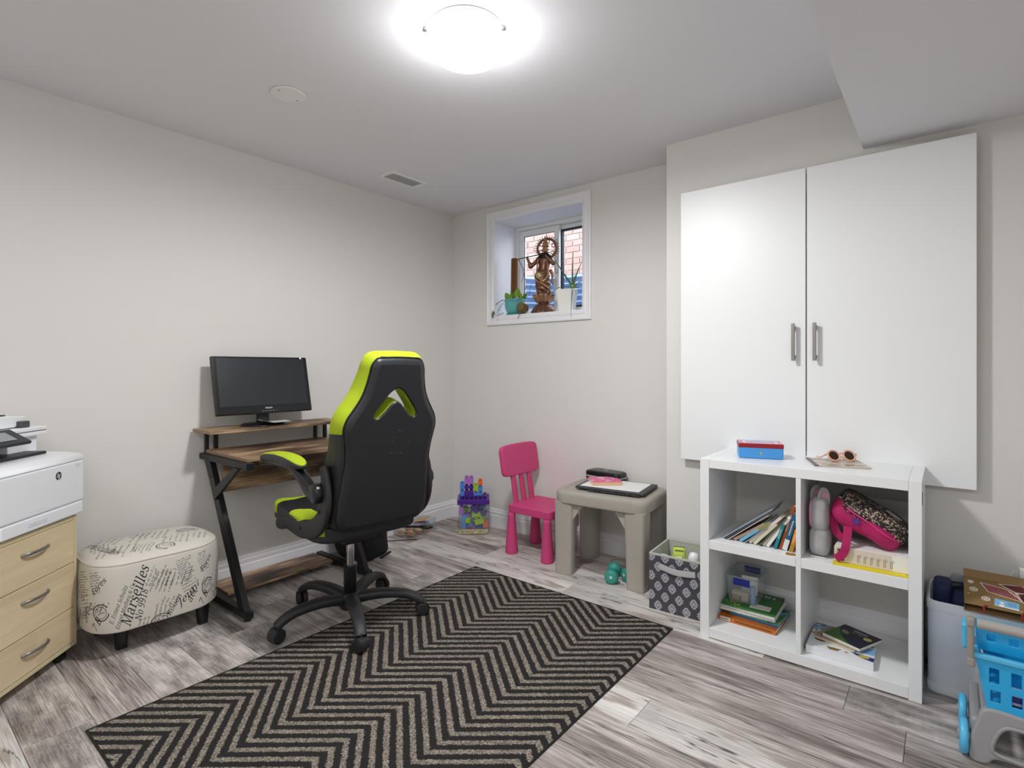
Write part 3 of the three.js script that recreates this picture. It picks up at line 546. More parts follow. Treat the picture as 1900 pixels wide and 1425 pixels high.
{ // monitor
  const t = thing('computer_monitor', 'black widescreen monitor, switched off, on the raised shelf of the desk', 'monitor', [0.125, 0.855, 1.575], 0);
  part('base', T(lathe([[0, 0], [0.086, 0], [0.088, 0.004], [0.08, 0.012], [0.03, 0.016], [0, 0.016]], 48), 0.0, 0, 0, 0, 0, 0, [1.05, 1, 1.35]), M.blackGloss, t);
  part('stand', T(rb(0.028, 0.11, 0.062, 0.006), -0.006, 0.062, 0), M.black, t);
  const tilt = R(12.5);
  const hs = part('housing', T(join(T(rb(0.022, 0.312, 0.526, 0.006), 0, 0.156, 0), T(rb(0.03, 0.2, 0.34, 0.012), -0.022, 0.15, 0)), 0.03, 0.064, -0.004, 0, 0, tilt), M.blackGloss, t);
  const scr = new THREE.MeshPhysicalMaterial({ color: 0x23262b, roughness: 0.36 });
  part('screen', T(T(rb(0.004, 0.258, 0.482, 0.001), 0.0104, 0.172, 0), 0.03, 0.064, -0.004, 0, 0, tilt), scr, hs);
  const lg = ctex(512, 128, (g, w, hh) => { g.fillStyle = '#121317'; g.fillRect(0, 0, w, hh); g.fillStyle = '#e6e8ec'; g.textAlign = 'center'; g.font = 'bold 44px sans-serif'; g.fillText('PHILIPS', w / 2, 48); g.font = '20px sans-serif'; for (let i = 0; i < 5; i++) { g.fillRect(100 + i * 62, 96, 22, 9); } g.beginPath(); g.arc(440, 92, 6, 0, 7); g.fill(); });
  const pl = new THREE.PlaneGeometry(0.12, 0.03); pl.rotateY(Math.PI / 2);
  part('printed_logo', T(T(pl, 0.0113, 0.021, -0.01), 0.03, 0.064, -0.004, 0, 0, tilt), new THREE.MeshStandardMaterial({ map: lg, roughness: 0.3 }), hs);
  part('sticker', T(T(rb(0.001, 0.012, 0.011, 0.0004, 1), 0.0115, 0.306, -0.225), 0.03, 0.064, -0.004, 0, 0, tilt), M.whiteMatte, hs);
}
{ // loose paper lying on the monitor foot
  const g = new THREE.PlaneGeometry(0.1, 0.17, 10, 10), P = g.attributes.position;
  for (let i = 0; i < P.count; i++) P.setZ(i, 0.01 * smooth(0.02, 0.085, P.getY(i)) ** 1.2 * 1.6 + 0.002 * Math.sin(P.getX(i) * 60));
  g.rotateX(-Math.PI / 2); g.rotateY(R(180)); g.computeVertexNormals();
  const k = g.clone(); k.translate(0, -0.0006, 0);
  single('paper_slip', 'creased slip of paper lying on the monitor foot', 'paper', join(g, k), mat(0xcfd3d2, 0.5, 0, { side: THREE.DoubleSide }), [0.185, 0.8735, 1.545], R(4));
}
{ // ottoman
  const t = thing('ottoman', 'cream upholstered ottoman printed with black French script, on short black legs', 'ottoman', [0.272, 0, 2.155]);
  const scr = (g, w, h, n, big) => {
    g.fillStyle = '#d8d3ca'; g.fillRect(0, 0, w, h); g.strokeStyle = g.fillStyle = '#1e1b1a'; seed(big ? 21 : 33);
    const scribble = (x, y, len, s, ang) => { g.save(); g.translate(x, y); g.rotate(ang); g.lineWidth = Math.max(1.1, s * 0.1); g.beginPath(); let px = 0; g.moveTo(0, 0); while (px < len) { const a = s * rr(0.25, 1.0), tall = rnd() < 0.22 ? 1.9 : 1; g.bezierCurveTo(px + a * 0.5, -a * tall, px + a * 0.75, -a * 0.9 * tall, px + a * 0.5, 0); px += a * 0.85; if (rnd() < 0.16) { px += s * 0.7; g.moveTo(px, 0); } } g.stroke(); g.restore(); };
    const para = (x, y, lw, rows, s, ang) => { for (let i = 0; i < rows; i++) scribble(x - Math.sin(ang) * i * s * 2, y + Math.cos(ang) * i * s * 2, lw * rr(0.6, 1), s, ang + rr(-0.03, 0.03)); };
    const word = (txt, x, y, px, ang) => { g.save(); g.translate(x, y); g.rotate(ang); g.transform(1, 0, -0.35, 1, 0, 0); g.font = `italic ${px}px serif`; g.fillText(txt, 0, 0); g.restore(); };
    const stamp = (x, y, r, e = 1) => { g.save(); g.translate(x, y); g.scale(1, e); g.lineWidth = r * 0.11; g.beginPath(); g.arc(0, 0, r, 0.1, 5.6); g.stroke(); g.lineWidth = r * 0.05; g.beginPath(); g.arc(0, 0, r * 0.72, 0, 6.3); g.stroke(); scribble(-r * 0.5, 0, r, r * 0.3, -0.5); scribble(-r * 0.4, r * 0.35, r * 0.8, r * 0.25, -0.5); g.restore(); };
    return { scribble, para, word, stamp };
  };
  const sideTex = ctex(2048, 384, (g, w, h) => {
    const k = scr(g, w, h, 0, true), up = -1.35;
    for (let i = 0; i < 4; i++) {                                           // four repeats round the ottoman, laid as in the photograph on the side in view
      const o = i * 512;
      k.word('Marseilles', o + 186, 366, 68, -1.3); k.word('No 9918', o + 236, 350, 46, -1.38); k.para(o + 262, 150, 120, 6, 9, -1.25); k.para(o + 230, 372, 60, 3, 9, -1.3); k.word('Rouen', o + 372, 372, 40, -1.1);
      k.word('E. Ernest Schultz', o + 112, 330, 27, -1.25); k.word('Ernest Matheu & Co.', o + 138, 366, 27, -1.28); k.stamp(o + 60, 255, 38, 1.25); k.word('Fores', o + 22, 160, 40, -0.9);
      k.para(o + 280, 190, 130, 5, 11, -1.25); k.para(o + 300, 372, 110, 4, 10, -1.4); k.stamp(o + 330, 378, 46, 0.8); k.para(o + 398, 52, 92, 10, 7, -0.22); k.para(o + 352, 176, 110, 5, 13, -1.3); k.para(o + 20, 240, 70, 4, 10, -1.2); k.para(o + 420, 190, 90, 6, 10, -0.3); k.para(o + 330, 300, 80, 4, 11, -1.25); k.word('Jeune', o + 420, 330, 56, -0.75); k.word('ael', o + 478, 330, 52, -1.2); k.para(o - 8, 40, 60, 9, 7, -0.2);
      k.word('7 B', o + 30, 372, 52, -1.1);
    }
  }, true);
  const topTex = ctex(768, 640, (g, w, h) => { const k = scr(g, w, h, 0, false); k.para(20, 60, 190, 7, 17, 0.5); k.stamp(330, 120, 58, 0.8); k.para(210, 190, 270, 6, 16, 0.35); k.para(480, 50, 230, 8, 15, 0.3); k.stamp(650, 300, 62, 0.7); k.para(60, 360, 300, 6, 19, 0.45); k.word('Lettres et chiffres', 60, 600, 60, -0.12); k.para(430, 400, 280, 6, 16, 0.3); k.word('Paris', 430, 560, 70, -0.2); k.para(300, 40, 200, 6, 9, 0.4); k.para(120, 260, 220, 6, 9, 0.4); k.para(520, 330, 230, 6, 9, 0.35); k.para(20, 480, 240, 6, 11, 0.3); k.para(250, 500, 200, 5, 9, 0.2); }, true);
  sideTex.offset.x = -0.104;
  const fab = (m) => mat(0xffffff, 0.88, 0, { map: m, bumpMap: rep(grainBump, 14, 14), bumpScale: 0.0004 });
  const sh = (o) => smooth2([[0.19, 0.06], [0.18, 0.17], [0.12, 0.232], [0, 0.25], [-0.13, 0.232], [-0.195, 0.15], [-0.205, 0], [-0.195, -0.15], [-0.13, -0.232], [0, -0.25], [0.12, -0.225], [0.185, -0.155], [0.197, -0.05]], 96).map(([x, z]) => { const l = Math.hypot(x, z); return [x * (1 + o / l), z * (1 + o / l)]; });
  const lay = (o, y) => sh(o).map(([x, z]) => V(x, y, z)).reverse();
  const body = loft([lay(-0.006, 0.108), lay(0.002, 0.115), lay(0.008, 0.2), lay(0.008, 0.3), lay(0.004, 0.362), lay(-0.004, 0.376)], { cap0: true, cap1: false });
  { const U = body.attributes.uv, P = body.attributes.position; for (let i = 0; i < U.count; i++) U.setY(i, (P.getY(i) - 0.108) / 0.268); }
  part('upholstered_body', body, fab(sideTex), t);
  part('cushion_top', fitUV(loft([lay(-0.004, 0.376), lay(-0.014, 0.388), lay(-0.035, 0.397), lay(-0.08, 0.404), lay(-0.14, 0.407)], { cap0: false }), 'y'), fab(topTex), t);
  part('welt', tube(sh(0).filter((_, i) => i % 3 === 0).map(([x, z]) => [x * 0.985, 0.377, z * 0.985]), 0.003, 120, 6, true), mat(0xcfc9bf, 0.9), t);
  for (const [x, z] of [[0.075, 0.13], [0.1, -0.175], [-0.15, 0.15], [-0.15, -0.16]]) part('leg', T(loft([[[-1, -1], [1, -1], [1, 1], [-1, 1]].map(([a, b]) => V(a * 0.017, 0, -b * 0.017)), [[-1, -1], [1, -1], [1, 1], [-1, 1]].map(([a, b]) => V(a * 0.023, 0.112, -b * 0.023))].map((r) => r)), x, 0, z), M.black, t);
}
// ---------------------------------------------------------------- drawer cabinet set across the corner, printer on top
const CAB_TURN = R(134.6);
{
  const t = thing('drawer_cabinet', 'light maple cabinet of three drawers with curved metal pulls, under the printer', 'drawer cabinet', [0.3005, 0, 2.693], CAB_TURN);
  const w = 0.21, d = 0.18, y0 = 0.052, y1 = 0.572;
  part('side_panel', span(w - 0.016, w, y0, y1, -d, d + 0.0, 0.001), M.mapleEdge, t); part('side_panel', span(-w, -w + 0.016, y0, y1, -d, d, 0.001), M.mapleEdge, t);
  part('top_panel', span(-w + 0.016, w - 0.016, y1 - 0.016, y1, -d, d - 0.002, 0.001), M.mapleEdge, t); part('bottom_panel', span(-w + 0.016, w - 0.016, y0, y0 + 0.016, -d, d, 0.001), M.mapleEdge, t);
  part('back_panel', bx(-w + 0.016, w - 0.016, y0 + 0.016, y1 - 0.016, -d, -d + 0.006), M.mapleEdge, t);
  const rows = [[0.071, 0.2065], [0.21, 0.3855], [0.389, 0.554]];
  rows.forEach(([a, b], i) => {
    const dr = part('drawer', planar(span(-w + 0.0185, w - 0.0185, a, b, d - 0.016, d + 0.001, 0.0012), 1.1, 1.1, false, i * 0.37, i * 0.2), M.maple, t);
    const hy = [0.147, 0.333, 0.502][i], hx = -0.008;
    part('handle', sweep([[hx - 0.062, hy - 0.003, d + 0.002], [hx - 0.05, hy - 0.001, d + 0.014], [hx - 0.02, hy + 0.001, d + 0.024], [hx + 0.02, hy + 0.001, d + 0.024], [hx + 0.05, hy - 0.001, d + 0.014], [hx + 0.062, hy - 0.003, d + 0.002]], ringOf(0.0035, 0.006, 10), 30, { up: V(0, 1, 0) }), M.nickel, dr);
  });
  for (const [x, z] of [[0.17, 0.14], [-0.17, 0.14], [0.17, -0.14], [-0.17, -0.14]]) part('castor', join(T(cyl(0.02, 0.02, 0.026, 20), x - 0.013, 0.02, z, 0, 0, -Math.PI / 2), cyl(0.008, 0.008, 0.02, 10, x, 0.033, z)), M.black, t);
}
{
  const t = thing('printer', 'white office printer with scanner on top of the maple drawer cabinet', 'printer', [0.3005, 0.573, 2.693], CAB_TURN);
  t.scale.y = 1.075;
  const wp = mat(0xeef0f4, 0.45), wg = mat(0xdde0e6, 0.5), dk = mat(0x23262c, 0.45);
  const x0 = -0.185, x1 = 0.235, z0 = -0.175, z1 = 0.194;
  part('body', [span(x0, x1, 0.004, 0.0495, z0, z1 - 0.004, 0.008), span(x0 + 0.001, x1 - 0.001, 0.051, 0.205, z0, z1, 0.01)], wp, t);
  part('top_cover', loft([[0, 0.206], [0.0, 0.214], [0.012, 0.228], [0.05, 0.238], [0.06, 0.2385]].map(([o, y]) => [[x0 + o, z1 - o], [x1 - o * 0.7, z1 - o], [x1 - o * 0.3, z0], [x0 + o, z0]].map(([x, z]) => V(x, y, z)))), wp, t);
  part('paper_tray', [span(x0 + 0.012, x1 - 0.012, 0.006, 0.05, z1 - 0.02, z1 + 0.002, 0.006)], wp, t);
  part('tray_grip', span(-0.06, 0.03, 0.02, 0.036, z1 - 0.01, z1 + 0.0035, 0.002), wg, t);
  part('badge', T(rb(0.026, 0.012, 0.001, 0.0004, 1), 0.196, 0.188, z1 + 0.0003), wg, t);
  part('groove', T(rb(0.07, 0.002, 0.001, 0.0004, 1), -0.015, 0.07, z1 + 0.0002), wg, t);
  const lg = ctex(256, 256, (g) => { g.fillStyle = '#eef0f4'; g.fillRect(0, 0, 256, 256); g.fillStyle = '#0b0c0e'; g.beginPath(); g.arc(128, 128, 122, 0, 7); g.fill(); g.strokeStyle = '#eef0f4'; g.lineWidth = 17; g.lineJoin = 'miter'; const L = (...p) => { g.beginPath(); p.forEach(([x, y], i) => (i ? g.lineTo(x, y) : g.moveTo(x, y))); g.stroke(); }; L([110, 0], [62, 178]); L([86, 90], [122, 90], [98, 178]); L([150, 256], [196, 82]); L([152, 90], [196, 90], [172, 170], [134, 170]); L([160, 82], [112, 256]); });
  const disc = T(new THREE.CircleGeometry(0.0155, 40), 0.09, 0.166, z1 + 0.0006); part('printed_logo', disc, new THREE.MeshStandardMaterial({ map: lg, roughness: 0.5 }), t);
  part('scanner_column', [span(0.065, x1 - 0.03, 0.236, 0.302, z0, 0.035, 0.004)], wp, t);
  part('scanner_column', [span(x0 + 0.004, x0 + 0.05, 0.236, 0.302, z0, 0.035, 0.004)], wp, t);
  part('output_bay', [span(x0 + 0.05, 0.065, 0.236, 0.302, z0, -0.1, 0.004)], wg, t);
  part('output_tray', span(x0 + 0.06, 0.15, 0.2385, 0.249, -0.09, 0.11, 0.003), dk, t);
  const sc = part('scanner_bed', [span(x0, x1 - 0.012, 0.302, 0.318, z0, 0.06, 0.004), span(x0, x1 - 0.012, 0.3195, 0.334, z0, 0.06, 0.004)], wp, t);
  part('scanner_seam', bx(x0 + 0.002, x1 - 0.014, 0.3178, 0.3198, z0 + 0.002, 0.058), dk, sc);
  part('document_feeder', T(ext([[x0 + 0.01, 0], [0.12, 0], [0.165, 0.02], [0.172, 0.036], [0.1, 0.042], [x0 + 0.01, 0.044]], 0.19, 0.004), 0, 0.337, z0 + 0.004), wp, t);
  part('feeder_top', T(span(x0 + 0.02, 0.1, 0, 0.004, z0 + 0.02, 0.0, 0.0015), 0, 0.38, 0), dk, t);
  part('feeder_hinge', [span(0.125, 0.165, 0.334, 0.358, -0.02, 0.04, 0.004)], mat(0x4a4b4e, 0.5), t);
  const cp = part('control_panel', T(rb(0.22, 0.012, 0.09, 0.004), x0 + 0.11, 0.314, 0.1, R(28)), dk, t);
  part('display', T(rb(0.09, 0.002, 0.05, 0.001, 1), x0 + 0.13, 0.3205, 0.103, R(28)), mat(0x8d9298, 0.2), cp);
}
// rug
{
  const t = thing('area_rug', 'rectangular dark brown rug with grey chevron stripes', 'rug', [1.473, 0, 1.606]);
  const g = T(new RoundedBoxGeometry(1.184, 0.0045, 1.822, 2, 0.002), 0, 0.0026, 0);
  part('pile', fitUV(g, 'y'), M.rug, t);
  const e = (a, b, c, d) => span(a, b, 0.0004, 0.0054, c, d, 0.002);
  part('binding', e(-0.599, -0.592, -0.918, 0.918), M.rugEdge, t); part('binding', e(0.592, 0.599, -0.918, 0.918), M.rugEdge, t); part('binding', e(-0.592, 0.592, -0.918, -0.911), M.rugEdge, t); part('binding', e(-0.592, 0.592, 0.911, 0.918), M.rugEdge, t);
}
{ // black backpack on the floor behind the desk
  const t = thing('backpack', 'black fabric backpack slumped on the floor at the end of the desk', 'backpack', [0.185, 0, 0.985], R(8));
  const cloth = mat(0x141416, 0.85, 0, { bumpMap: rep(grainBump, 12, 12), bumpScale: 0.0006 });
  const wob = (k) => (p) => V(p.x + 0.008 * Math.sin(p.z * 40 + p.y * 30 + k), p.y + 0.006 * Math.sin(p.x * 38 + p.z * 22 + k) * smooth(-0.1, 0.1, p.y), p.z);
  part('main_compartment', T(blob(0.1, 0.15, 0.135, 0.5, 48, 28, wob(1)), -0.03, 0.148, 0, 0, 0, R(8)), cloth, t);
  part('front_pocket', T(blob(0.06, 0.085, 0.115, 0.45, 40, 22, wob(2)), 0.075, 0.084, 0), cloth, t);
  part('flap', T(blob(0.07, 0.02, 0.122, 0.5, 40, 14, wob(3)), 0.068, 0.165, 0, 0, 0, R(-38)), cloth, t);
  part('strap', T(rb(0.02, 0.004, 0.12, 0.0015), 0.135, 0.006, -0.07, 0, R(15)), cloth, t);
  part('tag', T(rb(0.001, 0.008, 0.02, 0.0004, 1), 0.118, 0.175, -0.02, 0, 0, R(-38)), mat(0xb9bbbd, 0.6), t);
}
single('black_strap', 'thin flat black strap lying on the floor beside the backpack', 'strap', T(rb(0.012, 0.003, 0.2, 0.001), 0, 0.0016, 0), M.rubber, [0.157, 0, 0.647], R(-39.8));
{ // clear bin with wooden blocks
  const t = thing('clear_bin', 'clear plastic bin of wooden pieces on the floor by the left wall', 'storage bin', [0.098, 0, 0.475]);
  part('shell', [bx(-0.072, -0.0705, 0, 0.09, -0.135, 0.135), bx(0.0705, 0.072, 0, 0.09, -0.135, 0.135), bx(-0.0705, 0.0705, 0, 0.09, -0.135, -0.1335), bx(-0.0705, 0.0705, 0, 0.09, 0.1335, 0.135), bx(-0.0705, 0.0705, 0, 0.0015, -0.1335, 0.1335)], M.clear, t);
  part('rim', T(ext(rrect(-0.077, 0.077, -0.14, 0.14, 0.008), 0.004, 0.001, [rrect(-0.071, 0.071, -0.134, 0.134, 0.006).reverse()]), 0, 0.09, 0, Math.PI / 2), M.clear, t);
  seed(15);
  const wm = [0xc79c66, 0xb98a55, 0xd9b98c, 0x9c7048].map((c) => mat(c, 0.7));
  for (let i = 0; i < 14; i++) {
    const l = i % 7, k = Math.floor(i / 7);
    single('wooden_block', 'small plain wooden piece lying in the clear bin by the left wall', 'wooden block', rb(0.046, 0.014, 0.026, 0.002), wm[i % 4], [0.098 + (l % 2 ? 0.034 : -0.034), 0.0105 + k * 0.018, 0.365 + l * 0.036], rr(-0.3, 0.3), 'wooden pieces in the clear bin');
  }
  single('purple_cloth', 'crumpled pale purple cloth on the wooden pieces in the clear bin', 'cloth', blob(0.05, 0.012, 0.06, 0.8, 36, 16, (p) => V(p.x, p.y + 0.005 * Math.sin(p.x * 120) * Math.cos(p.z * 90), p.z)), mat(0x8580a8, 0.8), [0.1, 0.052, 0.42], 0.3);
  single('cardboard_sheet', 'small worn tan cardboard sheet on top of the wooden pieces in the clear bin', 'cardboard', T(rb(0.09, 0.003, 0.1, 0.001), 0, 0, 0, 0.05, 0, 0.22), mat(0xbd9a73, 0.8), [0.1, 0.083, 0.41], 0.4);
}
// ---------------------------------------------------------------- toddler chair and table with what lies on and under it
{
  const t = thing('child_chair', 'pink plastic child chair with round tapered legs beside the grey table', 'chair', [1.02, 0, 0.225]);
  const lg = lathe([[0, 0], [0.038, 0], [0.0395, 0.004], [0.039, 0.03], [0.024, 0.238], [0.0235, 0.255], [0, 0.255]], 32);
  for (const [x, z] of [[-0.137, 0.137], [0.137, 0.137], [-0.137, -0.115], [0.137, -0.115]]) part('leg', T(lg.clone(), x, 0, z), M.pink, t);
  part('seat', T(ext(rrect(-0.165, 0.165, -0.165, 0.15, 0.028), 0.048, 0.006, [], 3), 0, 0.303, 0, Math.PI / 2), M.pink, t);
  const lean = R(9), B = (g) => T(g, -0.145, 0.3, 0, 0, 0, lean);
  for (const z of [0.078, -0.005, -0.088]) part('back_spindle', B(join(T(new RoundedBoxGeometry(0.022, 0.2, 0.042, 3, 0.009), 0, 0.085, z))), M.pink, t);
  const bp = ext(smooth2([[-0.17, 0.18], [-0.182, 0.195], [-0.186, 0.27], [-0.184, 0.345], [-0.17, 0.362], [0, 0.375], [0.17, 0.362], [0.184, 0.345], [0.186, 0.27], [0.182, 0.195], [0.17, 0.18], [0, 0.172]], 90), 0.032, 0.008, [], 4);
  part('backrest', B(T(bp, -0.016, 0, -0.008, 0, Math.PI / 2)), M.pink, t);
}
const TAB = R(4.5);
{
  const t = thing('toddler_table', 'grey speckled plastic toddler table with thick rounded legs', 'table', [1.53, 0, 0.25], TAB);
  const w = 0.272, d = 0.208, h = 0.475;
  const L = (o, y, r = 0.07) => rrect(-w - o, w + o, -d - o, d + o, r, 8).map(([x, z]) => V(x, y, z));
  part('tabletop', loft([L(-0.03, h - 0.07), L(-0.004, h - 0.072), L(0, h - 0.066), L(0.002, h - 0.03), L(0, h - 0.012), L(-0.008, h - 0.002), L(-0.018, h), L(-0.03, h - 0.001), L(-0.037, h - 0.006), L(-0.045, h - 0.007)]), M.tablePlastic, t);
  for (const sx of [1, -1]) for (const sz of [1, -1]) {
    const cs = smooth2([[0.052, 0.045], [0.045, 0.052], [-0.02, 0.052], [-0.052, 0.044], [-0.05, -0.02], [-0.02, -0.05], [0.045, -0.05], [0.053, -0.02]], 40);
    const ring = (y, s, o) => cs.map(([a, b]) => V(sx * (w - 0.062 + a * s + o), y, sz * (d - 0.062 + b * s + o)));
    let rs = [ring(0, 0.86, 0.004), ring(0.005, 0.9, 0.004), ring(0.2, 0.96, 0.002), ring(h - 0.066, 1.06, 0)];
    if (sx * sz > 0) rs = rs.map((r) => r.slice().reverse());
    part('leg', loft(rs), M.tablePlastic, t);
  }
  const web = (x0, x1, z, len) => ext([[x0, h - 0.068], [x1, h - 0.068], [x1 - 0.03, h - 0.1], [x0 + 0.02, h - 0.16], [x0, h - 0.18]], 0.012, 0.002).translate(0, 0, z);
  for (const s of [1, -1]) { part('apron', web(-w + 0.1, -w + 0.19, s * (d - 0.03) - 0.006), M.tablePlastic, t); part('apron', web(-w + 0.1, -w + 0.19, s * (d - 0.03) - 0.006).rotateY(Math.PI), M.tablePlastic, t); }
}
{ // drawing board with white sheet
  const t = thing('drawing_board', 'dark framed drawing board with a white writing surface on the grey table', 'drawing board', [1.545, 0.4755, 0.222], R(8));
  part('frame', T(rb(0.4, 0.016, 0.27, 0.007), 0, 0.009, 0), mat(0x3c3e44, 0.5), t);
  part('writing_surface', T(rb(0.345, 0.002, 0.235, 0.001, 1), -0.005, 0.0172, 0), M.whiteMatte, t);
  const pr = ctex(512, 64, (g) => { g.fillStyle = '#17171a'; g.fillRect(0, 0, 512, 64); g.fillStyle = '#e9e9e4'; seed(4); for (let i = 0; i < 60; i++) g.fillRect(rr(10, 500), rr(6, 50), rr(3, 16), rr(3, 8)); });
  part('printed_sleeve', T(rb(0.3, 0.004, 0.1, 0.001, 1), 0.03, 0.0025, 0.1), [new THREE.MeshStandardMaterial({ map: pr, roughness: 0.5 })][0], t);
}
const storyTex = (bg, fg, sd) => ctex(256, 256, (g) => { g.fillStyle = bg; g.fillRect(0, 0, 256, 256); seed(sd); for (let i = 0; i < 26; i++) { g.fillStyle = fg[Math.floor(rnd() * fg.length)]; g.beginPath(); g.ellipse(rr(10, 246), rr(10, 246), rr(6, 40), rr(4, 24), rr(0, 3), 0, 7); g.fill(); } });
function book(name, label, [w, t, d], cover, coverMat2, pos, rot, group, pagesMat = M.pages) {          // lies flat: w wide, t thick, d deep; spine on +z
  const o = thing(name, label, 'book', pos, 0, group); o.rotation.set(...rot);
  const c = Math.min(0.0015, t * 0.2);
  part('cover_front', fitUV(T(rb(w, c, d, 0.0006, 1), 0, t - c / 2, 0), 'y'), cover, o);
  part('cover_back', T(rb(w, c, d, 0.0006, 1), 0, c / 2, 0), coverMat2, o);
  part('spine', fitUV(T(rb(w, t - 2 * c, c, 0.0006, 1), 0, t / 2, d / 2 - c / 2), 'z'), coverMat2, o);
  part('pages', bx(-w / 2 + 0.003, w / 2 - 0.003, c, t - c, -d / 2 + 0.003, d / 2 - c), pagesMat, o);
  return o;
}
const pm = (tex, r = 0.5) => new THREE.MeshStandardMaterial({ map: tex, roughness: r });
book('picture_book', 'pink picture book lying on the white drawing board', [0.17, 0.018, 0.16], pm(storyTex('#e8669b', ['#f6c3d6', '#f2a7c4', '#d63f80', '#5c93cf', '#fae3ec'], 3), 0.4), mat(0xe0b48c, 0.6), [1.462, 0.4945, 0.212], [0, R(42), 0]);
{ // zipped case
  const t = thing('zip_case', 'black zipped hard case with a round badge at the back of the grey table', 'case', [1.392, 0.4755, 0.07], R(-4));
  part('lower_shell', T(blob(0.122, 0.018, 0.06, 0.35, 64, 14), 0, 0.019, 0), M.blackGloss, t);
  part('zip_band', T(blob(0.1245, 0.005, 0.0625, 0.33, 64, 10), 0, 0.025, 0), mat(0xb9bcc0, 0.4), t);
  const up = part('upper_shell', T(blob(0.122, 0.026, 0.06, 0.35, 64, 18), 0, 0.034, 0), M.blackGloss, t);
  part('badge', T(cyl(0.014, 0.014, 0.0015, 28), 0, 0.0593, 0), mat(0x9b9fc4, 0.35), t);
  part('zip_pull', T(rb(0.022, 0.002, 0.012, 0.0008, 1), 0.13, 0.022, 0.01), M.black, t);
}
{ // dumbbells and loop under the table
  const tm = mat(0x35978a, 0.5), prof = [[0, 0], [0.025, 0.001], [0.0345, 0.008], [0.0375, 0.02], [0.0365, 0.034], [0.029, 0.044], [0.018, 0.049], [0.0145, 0.056]];
  const prof2 = [...prof, ...prof.slice().reverse().map(([r, y]) => [r, 0.164 - y])];
  const star = T(shapeGeoStar(0.012), 0, 0.0, 0);
  const a = thing('dumbbell', 'teal dumbbell under the grey table, its end facing the room', 'dumbbell', [1.592, 0.0378, 0.352], 0, 'teal dumbbells');
  part('handle_and_heads', T(lathe(prof2, 36), 0, 0, 0.082, -Math.PI / 2), tm, a); part('printed_star', T(star.clone(), 0, 0.004, 0.0825), mat(0xd6e6e2, 0.6), a);
  a.rotation.y = R(20);
  const b = a.clone(); b.name = numbered('dumbbell'); b.position.set(1.688, 0.0378, 0.276); b.rotation.y = R(-22); b.userData = { label: 'second teal dumbbell, half hidden behind the front table leg', category: 'dumbbell', group: 'teal dumbbells' }; scene.add(b);
  single('rubber_loop', 'thin pale ring lying on the floor behind the dumbbells', 'hoop', T(new THREE.TorusGeometry(0.056, 0.0028, 8, 48), 0, 0.003, 0, Math.PI / 2), mat(0xc9c0a8, 0.6), [1.5, 0, 0.09]);
}
function shapeGeoStar(r) { const p = []; for (let i = 0; i < 10; i++) { const a = i * Math.PI / 5 + Math.PI / 2, q = i % 2 ? r * 0.42 : r; p.push([q * Math.cos(a), q * Math.sin(a)]); } return ext(p, 0.0008, 0); }
